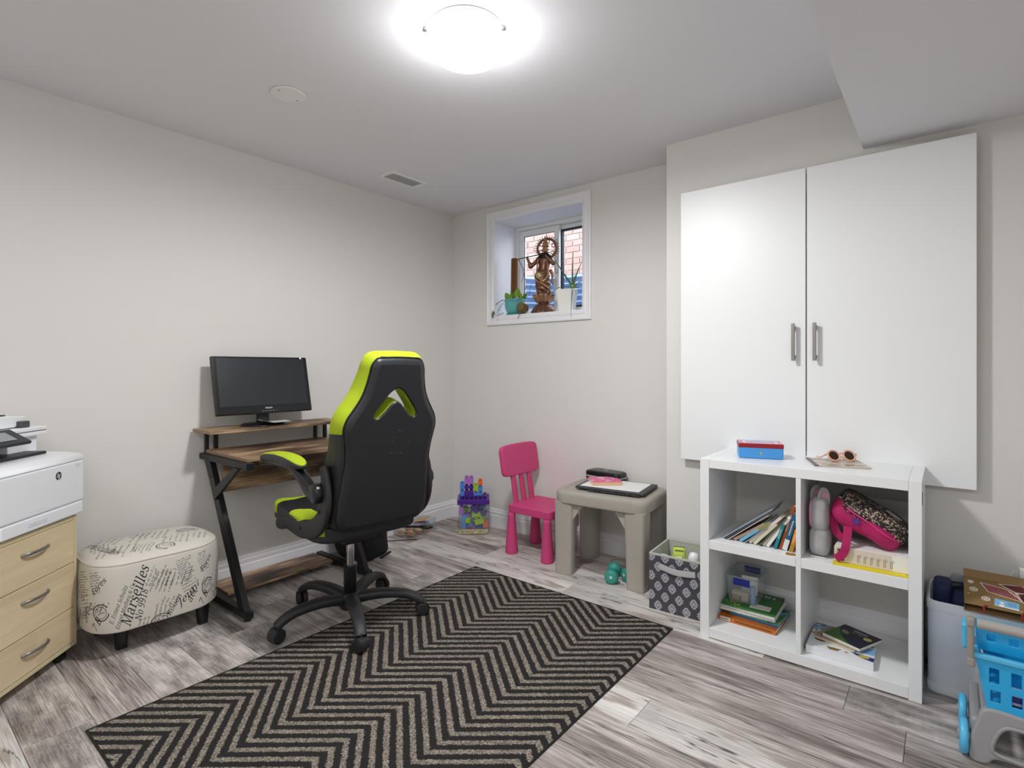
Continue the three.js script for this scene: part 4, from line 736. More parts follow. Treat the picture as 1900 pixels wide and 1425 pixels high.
// box of building bricks in the corner
{
  const turn = R(41.8), C = [0.391, 0.185], cs = Math.cos(turn), sn = Math.sin(turn);
  const at = (x, y, z) => [C[0] + x * cs + z * sn, y, C[1] - x * sn + z * cs];
  const t = thing('brick_box', 'clear box of toy building bricks with a purple studded lid, in the corner', 'toy box', [C[0], 0, C[1]], turn);
  const w = 0.103, d = 0.085, h = 0.21, th = 0.0016;
  part('clear_shell', [bx(-w, -w + th, 0.001, h, -d, d), bx(w - th, w, 0.001, h, -d, d), bx(-w + th, w - th, 0.001, h, -d, -d + th), bx(-w + th, w - th, 0.001, h, d - th, d), bx(-w + th, w - th, 0, 0.0015, -d + th, d - th)], M.clear, t);
  const pr = ctex(512, 160, (g) => { g.fillStyle = '#b9b294'; g.fillRect(0, 0, 512, 160); g.fillStyle = '#8d9a6a'; g.fillRect(0, 60, 512, 40); seed(8); for (let i = 0; i < 34; i++) { g.fillStyle = ['#d9d3bc', '#b88a5c', '#7f8f5a', '#c9b38c'][i % 4]; g.beginPath(); g.ellipse(rr(0, 512), rr(20, 150), rr(8, 34), rr(6, 18), 0, 0, 7); g.fill(); } });
  part('printed_band', T(new THREE.BoxGeometry(2 * w - 0.002, 0.032, 0.0008), 0, 0.022, d + 0.0006), pm(pr, 0.4), t);
  const purple = mat(0x4a1e8c, 0.4);
  const lid = part('lid', T(ext(rrect(-w - 0.009, w + 0.009, -d - 0.009, d + 0.009, 0.006), 0.034, 0.003, [], 3), 0, h + 0.034, 0, Math.PI / 2), purple, t);
  const stud = (r, hh) => lathe([[0, 0], [r, 0], [r, hh - 0.0015], [r - 0.0015, hh], [0, hh]], 20);
  for (let i = 0; i < 6; i++) for (let k = 0; k < 4; k++) part('stud', T(stud(0.0115, 0.018), -0.08 + i * 0.032, h + 0.0338, -0.055 + k * 0.034), purple, lid);
  const brickGeo = (nx, nz, hh = 0.036) => { const l = [T(rb(nx * 0.032 - 0.001, hh, nz * 0.034 - 0.001, 0.002), 0, hh / 2, 0)]; for (let i = 0; i < nx; i++) for (let k = 0; k < nz; k++) l.push(T(stud(0.0108, 0.014), (i - (nx - 1) / 2) * 0.032, hh, (k - (nz - 1) / 2) * 0.034)); return join(l); };
  const col = { blue: mat(0x4f86d6, 0.4), lilac: mat(0xa86bc4, 0.4), purple, lime: mat(0x9cc91e, 0.4), orange: mat(0xee6a10, 0.4) };
  const put = (name, label, c, geo, p, rx = 0, ry = 0, rz = 0, group = p[1] > h ? 'toy bricks built on the purple lid' : 'toy bricks at the front of the clear box') => { const m = single('toy_brick', label, 'toy brick', geo, col[c], at(...p), 0, group); m.quaternion.setFromEuler(new THREE.Euler(0, turn, 0)).multiply(new THREE.Quaternion().setFromEuler(new THREE.Euler(rx, ry, rz))); return m; };
  const y = h + 0.0523; const zf = 0.03;                                   // bricks standing on the studs of the lid
  put('', 'light blue toy brick, lower one at the left end of the purple lid', 'blue', brickGeo(1, 1, 0.03), [-0.08, y, zf]);
  put('', 'taller light blue toy brick stacked at the left end of the lid', 'blue', brickGeo(1, 1, 0.042), [-0.08, y + 0.045, zf]);
  put('', 'purple wide toy brick, lowest of the tower on the lid', 'purple', brickGeo(2, 1, 0.034), [-0.032, y, zf]);
  put('', 'purple wide toy brick, second of the tower on the lid', 'purple', brickGeo(2, 1, 0.018), [-0.032, y + 0.049, zf]);
  put('', 'lilac wide toy brick at the top of the tower on the lid', 'lilac', brickGeo(2, 1, 0.044), [-0.032, y + 0.082, zf]);
  put('', 'light blue flat toy brick right of the tower on the lid', 'blue', brickGeo(2, 1, 0.018), [0.032, y, zf]);
  put('', 'lime green toy brick on the flat blue one', 'lime', brickGeo(1, 1, 0.04), [0.016, y + 0.033, zf]);
  put('', 'small light blue toy brick under the orange one', 'blue', brickGeo(1, 1, 0.026), [0.048, y + 0.033, zf]);
  put('', 'orange toy brick at the top right of the lid', 'orange', brickGeo(1, 1, 0.03), [0.048, y + 0.074, zf]);
  // bricks seen through the clear front
  const f = d - 0.022;
  put('', 'tall blue toy brick standing inside the clear box at its left front', 'blue', brickGeo(3, 1, 0.03), [-0.083, 0.088, f], 0, 0, -Math.PI / 2);
  put('', 'lilac toy brick inside the clear box above the tall blue one', 'lilac', brickGeo(1, 1, 0.05), [-0.084, 0.14, f]);
  put('', 'lime green toy brick inside the clear box, left of the lime pair', 'lime', brickGeo(1, 1, 0.032), [-0.03, 0.098, f], R(90), 0, R(18));
  put('', 'lime green double toy brick inside the clear box, upper of the lime pair', 'lime', brickGeo(2, 1, 0.03), [0.02, 0.118, f - 0.008], 0, 0, R(8));
  put('', 'lime green double toy brick inside the clear box, lower of the lime pair', 'lime', brickGeo(2, 1, 0.034), [0.045, 0.07, f], 0, 0, R(14));
  put('', 'blue toy brick inside the clear box under the lime ones', 'blue', brickGeo(1, 1, 0.034), [-0.02, 0.055, f], 0, 0, R(24));
  put('', 'orange toy brick inside the clear box at its lower right', 'orange', brickGeo(1, 1, 0.034), [0.082, 0.046, f]);
  put('', 'dark purple toy brick slanting inside the clear box near the lid', 'purple', brickGeo(2, 1, 0.034), [-0.002, 0.16, f - 0.004], 0, 0, R(-42));
  put('', 'long purple toy brick sloping inside the clear box to the right', 'purple', brickGeo(2, 1, 0.03), [0.052, 0.128, f - 0.046], 0, 0, R(-38));
  put('', 'light blue toy brick slanting inside the clear box at its upper right', 'blue', brickGeo(2, 1, 0.024), [0.06, 0.168, f - 0.045], 0, 0, R(22));
  put('', 'small lime toy brick inside the clear box at its upper left', 'lime', brickGeo(1, 1, 0.034), [-0.045, 0.155, f - 0.05], R(40), 0, R(30));
  seed(18); const cn = ['blue', 'lime', 'purple', 'orange', 'lilac'];
  for (let i = 0; i < 12; i++) put('', 'toy brick deep inside the clear box behind the front ones', cn[i % 5], brickGeo(1 + (i & 1), 1, 0.03), [-0.055 + (i % 3) * 0.055, 0.016 + Math.floor(i / 6) * 0.07 + (i % 2) * 0.006, -0.045 + (Math.floor(i / 3) % 2) * 0.05], 0, rr(-0.2, 0.2), 0, 'toy bricks deep inside the clear box');
}
// ---------------------------------------------------------------- white cube shelf and what it holds
const SX0 = 2.184, SX1 = 2.954, SZ0 = 0.274, SZ1 = 0.665;
{
  const t = thing('cube_shelf', 'white two by two cube shelf standing against the front wall', 'shelf', [2.569, 0, 0.47]);
  const b = (name, x0, x1, y0, y1, z1 = SZ1) => part(name, span(x0 - 2.569, x1 - 2.569, y0, y1, SZ0 - 0.47, z1 - 0.47, 0.0012), M.white, t);
  b('side_panel', SX0, SX0 + 0.038, 0, 0.771); b('side_panel', SX1 - 0.038, SX1, 0, 0.771);
  b('top_panel', SX0 + 0.0384, SX1 - 0.0384, 0.733, 0.7707); b('bottom_panel', SX0 + 0.0384, SX1 - 0.0384, 0.004, 0.045);
  b('divider', 2.5595, 2.5775, 0.0452, 0.7328, SZ1 - 0.001);
  b('shelf_board', SX0 + 0.0384, 2.559, 0.384, 0.422, SZ1 - 0.001); b('shelf_board', 2.578, SX1 - 0.0384, 0.384, 0.422, SZ1 - 0.001);
  for (const [y, z] of [[0.735, 0.29], [0.71, 0.65]]) part('fitting', span(SX1 - 2.569, SX1 - 2.5675, y - 0.022, y + 0.022, z - 0.475, z - 0.465, 0.0005), M.black, t);
}
// on top
{
  const t = thing('tin_box', 'blue tin box with a red lid on top of the white cube shelf', 'tin', [2.375, 0.7712, 0.462], R(20));
  const art = ctex(256, 160, (g) => { g.fillStyle = '#d9859a'; g.fillRect(0, 0, 256, 160); g.fillStyle = '#86b9d8'; g.fillRect(0, 0, 256, 30); g.strokeStyle = '#dfe2f0'; g.lineWidth = 12; g.strokeRect(34, 46, 190, 92); g.fillStyle = '#b7a6cf'; g.fillRect(52, 62, 150, 60); g.fillStyle = '#7f96c8'; g.fillRect(70, 76, 60, 24); });
  const w = 0.0885, d = 0.06;
  part('body', T(new RoundedBoxGeometry(2 * w, 0.05, 2 * d, 3, 0.006), 0, 0.025, 0), mat(0x459ae0, 0.35), t);
  const lid = part('lid', T(new RoundedBoxGeometry(2 * w + 0.003, 0.02, 2 * d + 0.003, 3, 0.005), 0, 0.055, 0), mat(0x8f1226, 0.35), t);
  part('lid_print', fitUV(T(rb(2 * w - 0.004, 0.0008, 2 * d - 0.004, 0.0003, 1), 0, 0.0654, 0), 'y'), pm(art, 0.35), lid);
  part('clasp', T(cyl(0.005, 0.005, 0.0015, 14), 0, 0.024, d, Math.PI / 2), mat(0xd2b85c, 0.4, 0.5), t);
}
{
  const art = ctex(256, 256, (g) => { g.fillStyle = '#c8bfae'; g.fillRect(0, 0, 256, 256); seed(61); for (let i = 0; i < 60; i++) { g.fillStyle = ['#8e7f74', '#b5a490', '#6d5d58', '#d9d0c0', '#a08b78'][i % 5]; g.fillRect(rr(0, 230), rr(0, 240), rr(10, 70), rr(4, 24)); } g.fillStyle = '#4d3a3e'; g.fillRect(0, 0, 20, 256); });
  const t = thing('magazine', 'thin magazine with a grey and tan cover lying on top of the white shelf', 'magazine', [2.668, 0.7712, 0.446], R(20));
  part('cover', fitUV(T(rb(0.196, 0.0035, 0.2, 0.0012, 1), 0, 0.0038, 0), 'y'), pm(art, 0.35), t);
  part('pages', T(new THREE.BoxGeometry(0.192, 0.0018, 0.196), 0, 0.0009, 0), M.pages, t);
}
{
  const t = thing('sunglasses', 'pale pink round sunglasses with dark lenses on the magazine', 'sunglasses', [2.68, 0.777, 0.405], R(36));
  const fm = pmat(0xe3b09a, 0.35), lens = pmat(0x3a2a1a, 0.12);
  const lean = (g) => T(g, 0, 0.0225, 0, R(-32));
  part('front_frame', lean(join(T(new THREE.TorusGeometry(0.0225, 0.0042, 10, 40), -0.031, 0, 0), T(new THREE.TorusGeometry(0.0225, 0.0042, 10, 40), 0.031, 0, 0), tube([[-0.011, 0.006, 0], [0, 0.011, 0.002], [0.011, 0.006, 0]], 0.003, 14, 8), T(rb(0.012, 0.008, 0.006, 0.002), -0.057, 0.006, 0), T(rb(0.012, 0.008, 0.006, 0.002), 0.057, 0.006, 0))), fm, t);
  for (const s of [-1, 1]) { part('lens', lean(T(cyl(0.021, 0.021, 0.002, 36), s * 0.031, 0, -0.001, Math.PI / 2)), lens, t); part('temple', tube([[s * 0.062, 0.026, -0.003], [s * 0.06, 0.012, -0.04], [s * 0.052, 0.004, -0.085], [s * 0.046, 0.003, -0.11]], 0.0026, 20, 8), fm, t); }
}
// leaning books in the upper left compartment: [x of the foot, length along the spine, lean from upright, thickness, depth, colour, label]
{
  const list = [
    [2.538, 0.092, 13, 0.014, 0.15, 0xe08a1e, 'amber paperback leaning at the divider, last of the row', 0xa98a2c],
    [2.5165, 0.158, 15.3, 0.02, 0.17, 0x1d5f80, 'dark teal paperback with a white foot to its spine, beside the amber one', 0xdfe2e4],
    [2.4948, 0.19, 16, 0.011, 0.18, 0xa84a1c, 'tall rust brown paperback, tallest of the leaning row', null],
    [2.478, 0.11, 17.5, 0.0125, 0.15, 0x0f7f86, 'short bright teal paperback left of the tall rust brown one', null],
    [2.447, 0.162, 32, 0.012, 0.16, 0xe9e6e2, 'white paperback leaning alone beside the gap in the row', null],
    [2.43, 0.13, 36.5, 0.0105, 0.15, 0xcfccb4, 'cream paperback, next left of the lone white one', null],
    [2.4145, 0.168, 38.5, 0.005, 0.16, 0x5b5a45, 'thin olive booklet between two cream paperbacks', null],
    [2.396, 0.13, 41, 0.0125, 0.15, 0xd3cfb3, 'thick cream paperback with an olive tint, left of the thin olive booklet', null],
    [2.376, 0.175, 44, 0.0115, 0.16, 0xe2d7d4, 'pinkish white paperback in the middle of the leaning row', null],
    [2.356, 0.12, 47.5, 0.005, 0.14, 0x8f8f96, 'thin grey booklet beside the light blue book', null],
    [2.338, 0.15, 50.5, 0.0125, 0.16, 0x6fb0cf, 'light blue paperback with an olive top to its spine', 0x9a8f3a],
    [2.312, 0.15, 54, 0.0115, 0.16, 0xb79a86, 'tan paperback under the grey magazines', null],
    [2.286, 0.21, 51, 0.004, 0.2, 0xb9b6b0, 'pale grey magazine, lowest of the leaning magazines', null],
    [2.2735, 0.235, 51.5, 0.004, 0.2, 0x58595e, 'charcoal magazine in the middle of the leaning magazines', null],
    [2.2615, 0.255, 52, 0.004, 0.2, 0x9ca8b4, 'silvery blue glossy magazine on top of the leaning magazines', null],
  ];
  list.forEach(([x, len, lean, th, dep, c, label, c2], i) => {
    const o = thing(i > 11 ? 'leaning_magazine' : 'leaning_book', label, i > 11 ? 'magazine' : 'book', [x, 0.4222, 0.612 - (i % 3) * 0.004], 0, i > 11 ? 'magazines leaning in the upper left compartment' : 'paperbacks leaning in the upper left compartment');
    o.rotation.z = -R(lean);                                                 // leans to the right; the foot's lower right corner is the origin
    const cm = mat(c, i > 11 ? 0.3 : 0.5), z0 = -dep;
    o.position.y += 0.0004;
    const bd = 0.0009;
    part('cover_front', bx(-bd, 0, 0, len, z0, 0), cm, o); part('cover_back', bx(-th, -th + bd, 0, len, z0, 0), cm, o);
    if (c2 === null) part('spine', bx(-th + bd, -bd, 0, len, -0.001, 0), cm, o);
    else { const k = i === 0 ? 0.03 : i === 1 ? 0.045 : len * 0.62; const lo = i < 2; part('spine', bx(-th + bd, -bd, lo ? k : 0, lo ? len : k, -0.001, 0), cm, o); part('spine_band', bx(-th + bd, -bd, lo ? 0 : k, lo ? k : len, -0.001, 0), mat(c2, 0.5), o); }
    part('pages', bx(-th + bd, -bd, 0.002, len - 0.002, z0 + 0.002, -0.001), M.pages, o);
    if (i < 4) { const tx = ctex(256, 32, (g) => { g.fillStyle = '#' + new THREE.Color(c).getHexString(); g.fillRect(0, 0, 256, 32); g.fillStyle = '#e8e4da'; seed(90 + i); let p = 20; while (p < 220) { const l = rr(4, 12); g.fillRect(p, 9, l, 13); p += l + rr(2, 8); } }); const pl = new THREE.PlaneGeometry(len * 0.5, th * 0.6); part('spine_print', T(pl, -th / 2, len * 0.62, 0.0004, 0, 0, Math.PI / 2), pm(tx, 0.5), o); }
  });
}
{ // little gold chain
  const pts = []; seed(14); for (let i = 0; i < 26; i++) { const a = i * 0.9; pts.push([2.537 + 0.016 * Math.cos(a) + rr(-0.004, 0.004), 0.4245 + (i % 3) * 0.0012, 0.647 + 0.009 * Math.sin(a * 1.3) + rr(-0.003, 0.003)]); }
  single('gold_chain', 'small heap of gold chain at the front edge of the upper left shelf', 'chain', tube(pts, 0.0014, 200, 6), mat(0xc79a3f, 0.3, 0.9));
}
// plush rabbit bag on edge in the upper right compartment
{
  const t = thing('rabbit_bag', 'white plush rabbit shaped bag with pink front, standing on edge by the divider', 'plush bag', [2.629, 0.4224, 0.56]);
  const fur = mat(0xdcdcdd, 0.95, 0, { bumpMap: rep(grainBump, 20, 20), bumpScale: 0.002 }), pk = mat(0xdb8fb4, 0.9);
  part('body', T(blob(0.036, 0.057, 0.058, 0.55, 40, 26), 0, 0.0575, 0), fur, t);
  part('head', T(blob(0.031, 0.072, 0.056, 0.55, 40, 26), 0, 0.162, 0), fur, t);
  part('pink_face', T(blob(0.008, 0.058, 0.046, 0.7, 30, 20), -0.029, 0.162, 0), pk, t);
  for (const [x, z] of [[-0.017, -0.012], [0.014, 0.022]]) { const e = part('ear', T(new THREE.TorusGeometry(0.019, 0.0065, 10, 36), x, 0.228, z, 0, R(40), 0, [1, 1.75, 1]), fur, t); part('ear_lining', T(T(cyl(0.017, 0.017, 0.003, 24), 0, -0.0015, 0, 0, 0, 0), x, 0.228, z, Math.PI / 2, 0, R(-40), [1, 1, 1.7]), pk, e); }
  part('zip', T(rb(0.05, 0.003, 0.004, 0.001), 0, 0.004, 0.057), M.whiteMatte, t);
}
// sheet of white board behind, box, envelope, pink backpack
single('white_board_sheet', 'plain white board leaning behind the pink backpack', 'board', T(rb(0.15, 0.2, 0.004, 0.001, 1), 0, 0.1, 0, R(-5)), M.whiteMatte, [2.835, 0.4228, 0.318]);
single('yellow_envelope', 'flat yellow envelope under the beige box, sticking out over the shelf edge', 'envelope', join(T(rb(0.232, 0.0035, 0.2, 0.0012), 0, 0.0018, 0), T(rb(0.22, 0.001, 0.19, 0.0004, 1), 0, 0.004, 0)), mat(0xe5d21c, 0.45), [2.796, 0.4224, 0.558], R(2));
{
  const t = thing('cardboard_box', 'beige printed cardboard box lying under the pink backpack', 'box', [2.799, 0.4272, 0.545], R(0.5));
  const art = ctex(768, 176, (g) => {
    g.fillStyle = '#d9cfbf'; g.fillRect(0, 0, 768, 176); g.fillStyle = '#ecebe7'; g.fillRect(610, 0, 158, 176); g.fillStyle = '#1f1f1e'; g.fillRect(36, 22, 70, 140);
    g.save(); g.translate(71, 92); g.rotate(-Math.PI / 2); g.strokeStyle = g.fillStyle = '#d9cfbf'; g.lineWidth = 5; g.beginPath(); g.arc(40, -6, 20, 0.6, 5.6); g.stroke(); g.font = 'bold 15px sans-serif'; g.fillText('RECYCLE', -60, -10); g.fillText('PAPER', -60, 10); g.restore();
    for (let i = 0; i < 6; i++) { const x = 250 + i * 68; g.save(); g.translate(x, 150); g.rotate(-Math.PI / 2); g.fillStyle = i === 4 ? '#8a3a34' : '#4a4a48'; for (let r = 0; r < 2; r++) for (let k = 0; k < 5; k++) g.fillRect(k * 17, r * 16, 12, 7); g.restore(); g.strokeStyle = ['#8a3a34', '#777', '#777', '#6f8a90', '#3f7fb0', '#6f9a6a'][i]; g.lineWidth = 4; g.beginPath(); g.arc(x + 26, 70, 14, 0, 7); g.stroke(); }
  });
  part('carton', T(rb(0.23, 0.056, 0.16, 0.0015), 0, 0.028, 0), mat(0xdcd3c4, 0.7), t);
  const pl = new THREE.PlaneGeometry(0.229, 0.055); part('printed_side', T(pl, 0, 0.028, 0.0803), pm(art, 0.7), t);
  part('lid_flap', T(rb(0.226, 0.0012, 0.156, 0.0005, 1), 0, 0.0566, 0), M.whiteMatte, t);
}
{
  const t = thing('pink_backpack', 'small hot pink backpack with leopard print flap lying on the beige box', 'backpack', [2.781, 0.497, 0.52]);
  const pk = mat(0xb5125f, 0.6, 0, { bumpMap: rep(grainBump, 10, 10), bumpScale: 0.0005 });
  const leo = dtex(256, 256, (x, y) => { const a = fbm(x / 14, y / 14, 71, 2), e = Math.abs(a - 0.5), b = fbm(x / 9, y / 9, 72, 2); const k = smooth(0.07, 0.1, e) * smooth(0.5, 0.58, b); return [lerp(30, 178, k), lerp(20, 158, k), lerp(20, 144, k)]; });
  const lm = mat(0xffffff, 0.7, 0, { map: leo });
  const lean = R(-33), fnB = (p) => V(p.x, p.y + 0.01 * Math.sin(p.x * 26) * (p.y > 0 ? 0.5 : 1), p.z + 0.006 * Math.sin(p.x * 40 + p.y * 30));
  const G = (g) => T(g, 0.005, 0.083, 0, 0, 0, lean);
  const main = blob(0.125, 0.06, 0.085, 0.5, 64, 36, fnB), shell = blob(0.128, 0.063, 0.088, 0.5, 64, 36, fnB);
  part('main_compartment', G(main), pk, t);
  part('leopard_top', planar(G(pick(shell, (x, y, z) => y > 0.012 + 0.012 * Math.sin(x * 30))), 7, 7), lm, t);
  const pocket = blob(0.075, 0.026, 0.06, 0.5, 40, 20);
  part('front_pocket', planar(G(T(pocket, 0.04, 0.045, 0.025)), 7, 7), lm, t);
  part('patch', G(T(blob(0.03, 0.003, 0.015, 0.8, 24, 10), 0.05, 0.073, 0.025)), mat(0xb5aaa6, 0.8), t);
  part('zip', G(tube([[-0.119, 0.012, 0.05], [-0.07, 0.008, 0.085], [0, 0.01, 0.09], [0.08, 0.008, 0.086], [0.119, 0.01, 0.05]], 0.0028, 60, 6)), mat(0xe0408c, 0.5), t);
  part('star_patch', G(T(shapeGeoStar(0.022), -0.03, -0.012, 0.087, 0, R(-4))), mat(0x5a2a7c, 0.6), t);
  const rib = [[-0.014, -0.0012], [0.014, -0.0012], [0.014, 0.0012], [-0.014, 0.0012]];
  part('strap', sweep([[-0.06, 0.1, 0.055], [-0.055, 0.05, 0.082], [-0.056, 0.0, 0.116], [-0.066, -0.035, 0.117], [-0.09, -0.058, 0.118]], rib, 40, { up: V(0, 0, 1) }), pk, t);
  part('strap', sweep([[-0.1, 0.125, 0.03], [-0.108, 0.07, 0.04], [-0.092, 0.02, 0.05], [-0.05, 0.001, 0.06]], rib, 40, { up: V(0, 0, 1) }), pk, t);
}
// lower left: books, spiral pads, clear box
{
  const w1 = ctex(256, 32, (g) => { g.fillStyle = '#c46f17'; g.fillRect(0, 0, 256, 32); g.fillStyle = '#e8e3da'; g.fillRect(8, 2, 44, 28); g.fillStyle = '#2b2522'; seed(3); for (let i = 0; i < 7; i++) g.fillRect(12 + i * 5, 10, 3, 12); g.fillStyle = '#3a2410'; for (let i = 0; i < 26; i++) g.fillRect(74 + i * 6.4, 9, 4, 14); });
  const o = book('story_book', 'orange paperback lying at the bottom of the stack in the lower left compartment', [0.236, 0.02, 0.17], mat(0xa85a14, 0.5), mat(0xb9640f, 0.5), [2.349, 0.0455, 0.476], [0, R(-1), 0]);
  part('spine_print', T(new THREE.PlaneGeometry(0.234, 0.017), 0, 0.01, 0.0853), pm(w1, 0.5), o);
  const b2 = book('activity_book', 'blue and green booklet sticking out to the right under the spiral pads', [0.2, 0.012, 0.18], pm(storyTex('#3f7a52', ['#4c9bd0', '#24482e', '#6fb4e0', '#1d2b3a'], 12)), mat(0x2f5f86, 0.5), [2.372, 0.066, 0.44], [0, R(-4), 0]);
  for (const [k, y, rot, label] of [[0, 0.0785, 1, 'lower white spiral bound pad in the stack'], [1, 0.0905, -2, 'upper white spiral bound pad in the stack']]) {
    const t = thing('spiral_pad', label + ' in the lower left compartment', 'notepad', [2.337 + k * 0.003, y, 0.425], R(rot), 'spiral bound pads in the lower left stack');
    part('sheets', T(rb(0.226, 0.0105, 0.2, 0.001), 0, 0.0055, -0.002), M.paper, t);
    part('wire_spiral', Array.from({ length: 26 }, (_, i) => T(new THREE.TorusGeometry(0.0052, 0.0009, 6, 14), -0.105 + i * 0.0084, 0.0056, 0.0985, 0, Math.PI / 2)), mat(0xd8d9dc, 0.35), t).userData.kind = 'stuff';
  }
  const gt = ctex(512, 384, (g) => { g.fillStyle = '#1f6a22'; g.fillRect(0, 0, 512, 384); g.fillStyle = '#164d1a'; g.fillRect(0, 0, 512, 90); g.fillStyle = '#e9ecdf'; g.font = 'bold 56px sans-serif'; g.fillText('RS 2', 330, 80); seed(44); for (let i = 0; i < 26; i++) { g.fillStyle = ['#8aa050', '#6f7f3c', '#b09a60', '#2f8a34'][i % 4]; g.beginPath(); g.ellipse(rr(20, 210), rr(250, 370), rr(8, 26), rr(5, 14), rr(0, 3), 0, 7); g.fill(); } g.fillStyle = '#e8e6df'; g.fillRect(262, 250, 190, 96); g.fillStyle = '#8b7a50'; seed(6); for (let i = 0; i < 24; i++) g.fillRect(rr(270, 430), rr(256, 336), rr(4, 16), 3); });
  book('workbook', 'green workbook on top of the stack, under the clear box', [0.222, 0.008, 0.215], pm(gt, 0.3), mat(0x2b7a2c, 0.4), [2.337, 0.1022, 0.418], [0, R(2), 0]);
  const t = thing('clear_box', 'clear plastic box with blue clips on the green workbook', 'storage box', [2.306, 0.1108, 0.4], R(1));
  const w = 0.063, d = 0.088, h = 0.118, cl = M.cloudy;
  const R4 = (o, y) => rrect(-w - o, w + o, -d - o, d + o, 0.012, 5).map(([x, z]) => V(x, y, z)).reverse();
  part('shell', loft([R4(0.004, h), R4(-0.003, 0.004), R4(-0.006, 0.0005), R4(-0.02, 0.0005)], { cap0: false }), cl, t);
  part('rim', join(loft([R4(0.002, h - 0.006), R4(0.009, h - 0.006), R4(0.009, h), R4(0.002, h), R4(0.002, h - 0.006)], { cap0: false, cap1: false })), cl, t);
  const bl = mat(0x10208c, 0.4);
  for (const s of [1, -1]) part('clip', T(join(T(rb(0.07, 0.026, 0.004, 0.0015), 0, 0.094, s * (d + 0.0075)), T(rb(0.07, 0.004, 0.012, 0.0015), 0, 0.1095, s * (d + 0.003)))), bl, t);
  const wd = mat(0xa58a66, 0.75), wd2 = mat(0xbfae92, 0.75), lb = mat(0x7fa3d0, 0.5);
  [[2.275, 0.113, 0.455, 'tan wooden toy block at the front left inside the clear box', wd], [2.312, 0.113, 0.452, 'pale wooden toy block at the front inside the clear box', wd2], [2.28, 0.1325, 0.45, 'flat wooden toy block bridging two others inside the clear box', wd2]].forEach(([x, y, z, lb2, m], i) => single('toy_block', lb2, 'toy block', T(rb(i === 2 ? 0.07 : 0.03, 0.018, 0.03, 0.0015), 0, 0.009, 0), m, [x + (i === 2 ? 0.012 : 0), y, z - 0.003], 0));
  single('toy_block', 'light blue upright plastic piece inside the clear box', 'toy block', T(rb(0.016, 0.075, 0.016, 0.003), 0, 0.0375, 0), lb, [2.346, 0.1125, 0.455]);
  single('toy_block', 'second light blue plastic piece, leaning inside the clear box', 'toy block', T(rb(0.014, 0.06, 0.014, 0.003), 0, 0.033, 0, 0, 0, R(14)), lb, [2.338, 0.1125, 0.425]);
  single('paper_scrap', 'white paper scrap standing up inside the clear box', 'paper', T(rb(0.07, 0.08, 0.0006, 0.0002, 1), 0, 0.04, 0, R(-8), R(12)), M.paper, [2.31, 0.118, 0.375]);
}
// lower right: picture books
{
  const cov = ctex(512, 512, (g) => { g.fillStyle = '#e9edf1'; g.fillRect(0, 0, 512, 512); g.fillStyle = '#7fb2de'; g.fillRect(0, 0, 512, 150); g.fillRect(230, 260, 282, 120); seed(25); for (let i = 0; i < 60; i++) { g.fillStyle = ['#6f9a4a', '#b98a4c', '#5f86b4', '#cfd9e2', '#8a5a34'][i % 5]; g.beginPath(); g.ellipse(rr(0, 480), rr(0, 260), rr(8, 46), rr(6, 24), rr(0, 3), 0, 7); g.fill(); } g.fillStyle = '#6b2f1e'; g.beginPath(); g.ellipse(90, 340, 50, 32, 0.3, 0, 7); g.fill(); g.fillStyle = '#8b6a34'; g.beginPath(); g.moveTo(150, 430); g.lineTo(270, 430); g.lineTo(240, 478); g.lineTo(180, 478); g.fill(); g.fillStyle = '#a9763c'; g.fillRect(290, 446, 40, 10); g.fillRect(304, 434, 10, 34); g.fillStyle = '#232a86'; g.beginPath(); g.moveTo(330, 400); g.quadraticCurveTo(380, 480, 512, 500); g.lineTo(512, 430); g.quadraticCurveTo(410, 430, 330, 400); g.fill(); g.fillStyle = '#ecd92a'; g.beginPath(); g.ellipse(438, 452, 42, 18, 0.05, 0, 7); g.fill(); g.fillStyle = '#6a5d18'; for (let i = 0; i < 5; i++) g.fillRect(412 + i * 11, 448, 7, 8); });
  book('picture_book', 'large picture book with a painted seaside cover at the bottom of the lower right stack', [0.222, 0.03, 0.235], pm(cov, 0.35), mat(0xe9ebef, 0.4), [2.697, 0.0455, 0.508], [0, R(1), 0]);
  book('picture_book', 'tan covered thin book in the middle of the lower right stack', [0.15, 0.009, 0.13], pm(storyTex('#a9957c', ['#8f7a60', '#c9b89c', '#7a8fa8', '#6b5a48'], 31)), mat(0xcfc3b0, 0.6), [2.692, 0.076, 0.5], [0, R(-16), 0]);
  const nv = ctex(256, 256, (g) => { g.fillStyle = '#161c33'; g.fillRect(0, 0, 256, 256); g.fillStyle = '#3d6a2a'; g.beginPath(); g.moveTo(0, 40); g.lineTo(0, 256); g.lineTo(190, 256); g.quadraticCurveTo(60, 190, 0, 40); g.fill(); g.fillStyle = '#7a8a6c'; g.beginPath(); g.ellipse(70, 110, 34, 22, 0.7, 0, 7); g.fill(); g.fillStyle = '#e6e3d6'; g.font = 'bold 24px sans-serif'; g.fillText('PARADE', 92, 52); g.font = '15px sans-serif'; g.fillText('in the night garden', 92, 80); g.fillStyle = '#d7cf6a'; g.beginPath(); g.ellipse(212, 92, 26, 24, 0, 0, 7); g.fill(); });
  book('board_book', 'dark navy board book with a yellow dot on top of the lower right stack', [0.145, 0.012, 0.15], pm(nv, 0.35), mat(0xe4e1d8, 0.6), [2.727, 0.0856, 0.487], [0, R(-24), 0]);
}
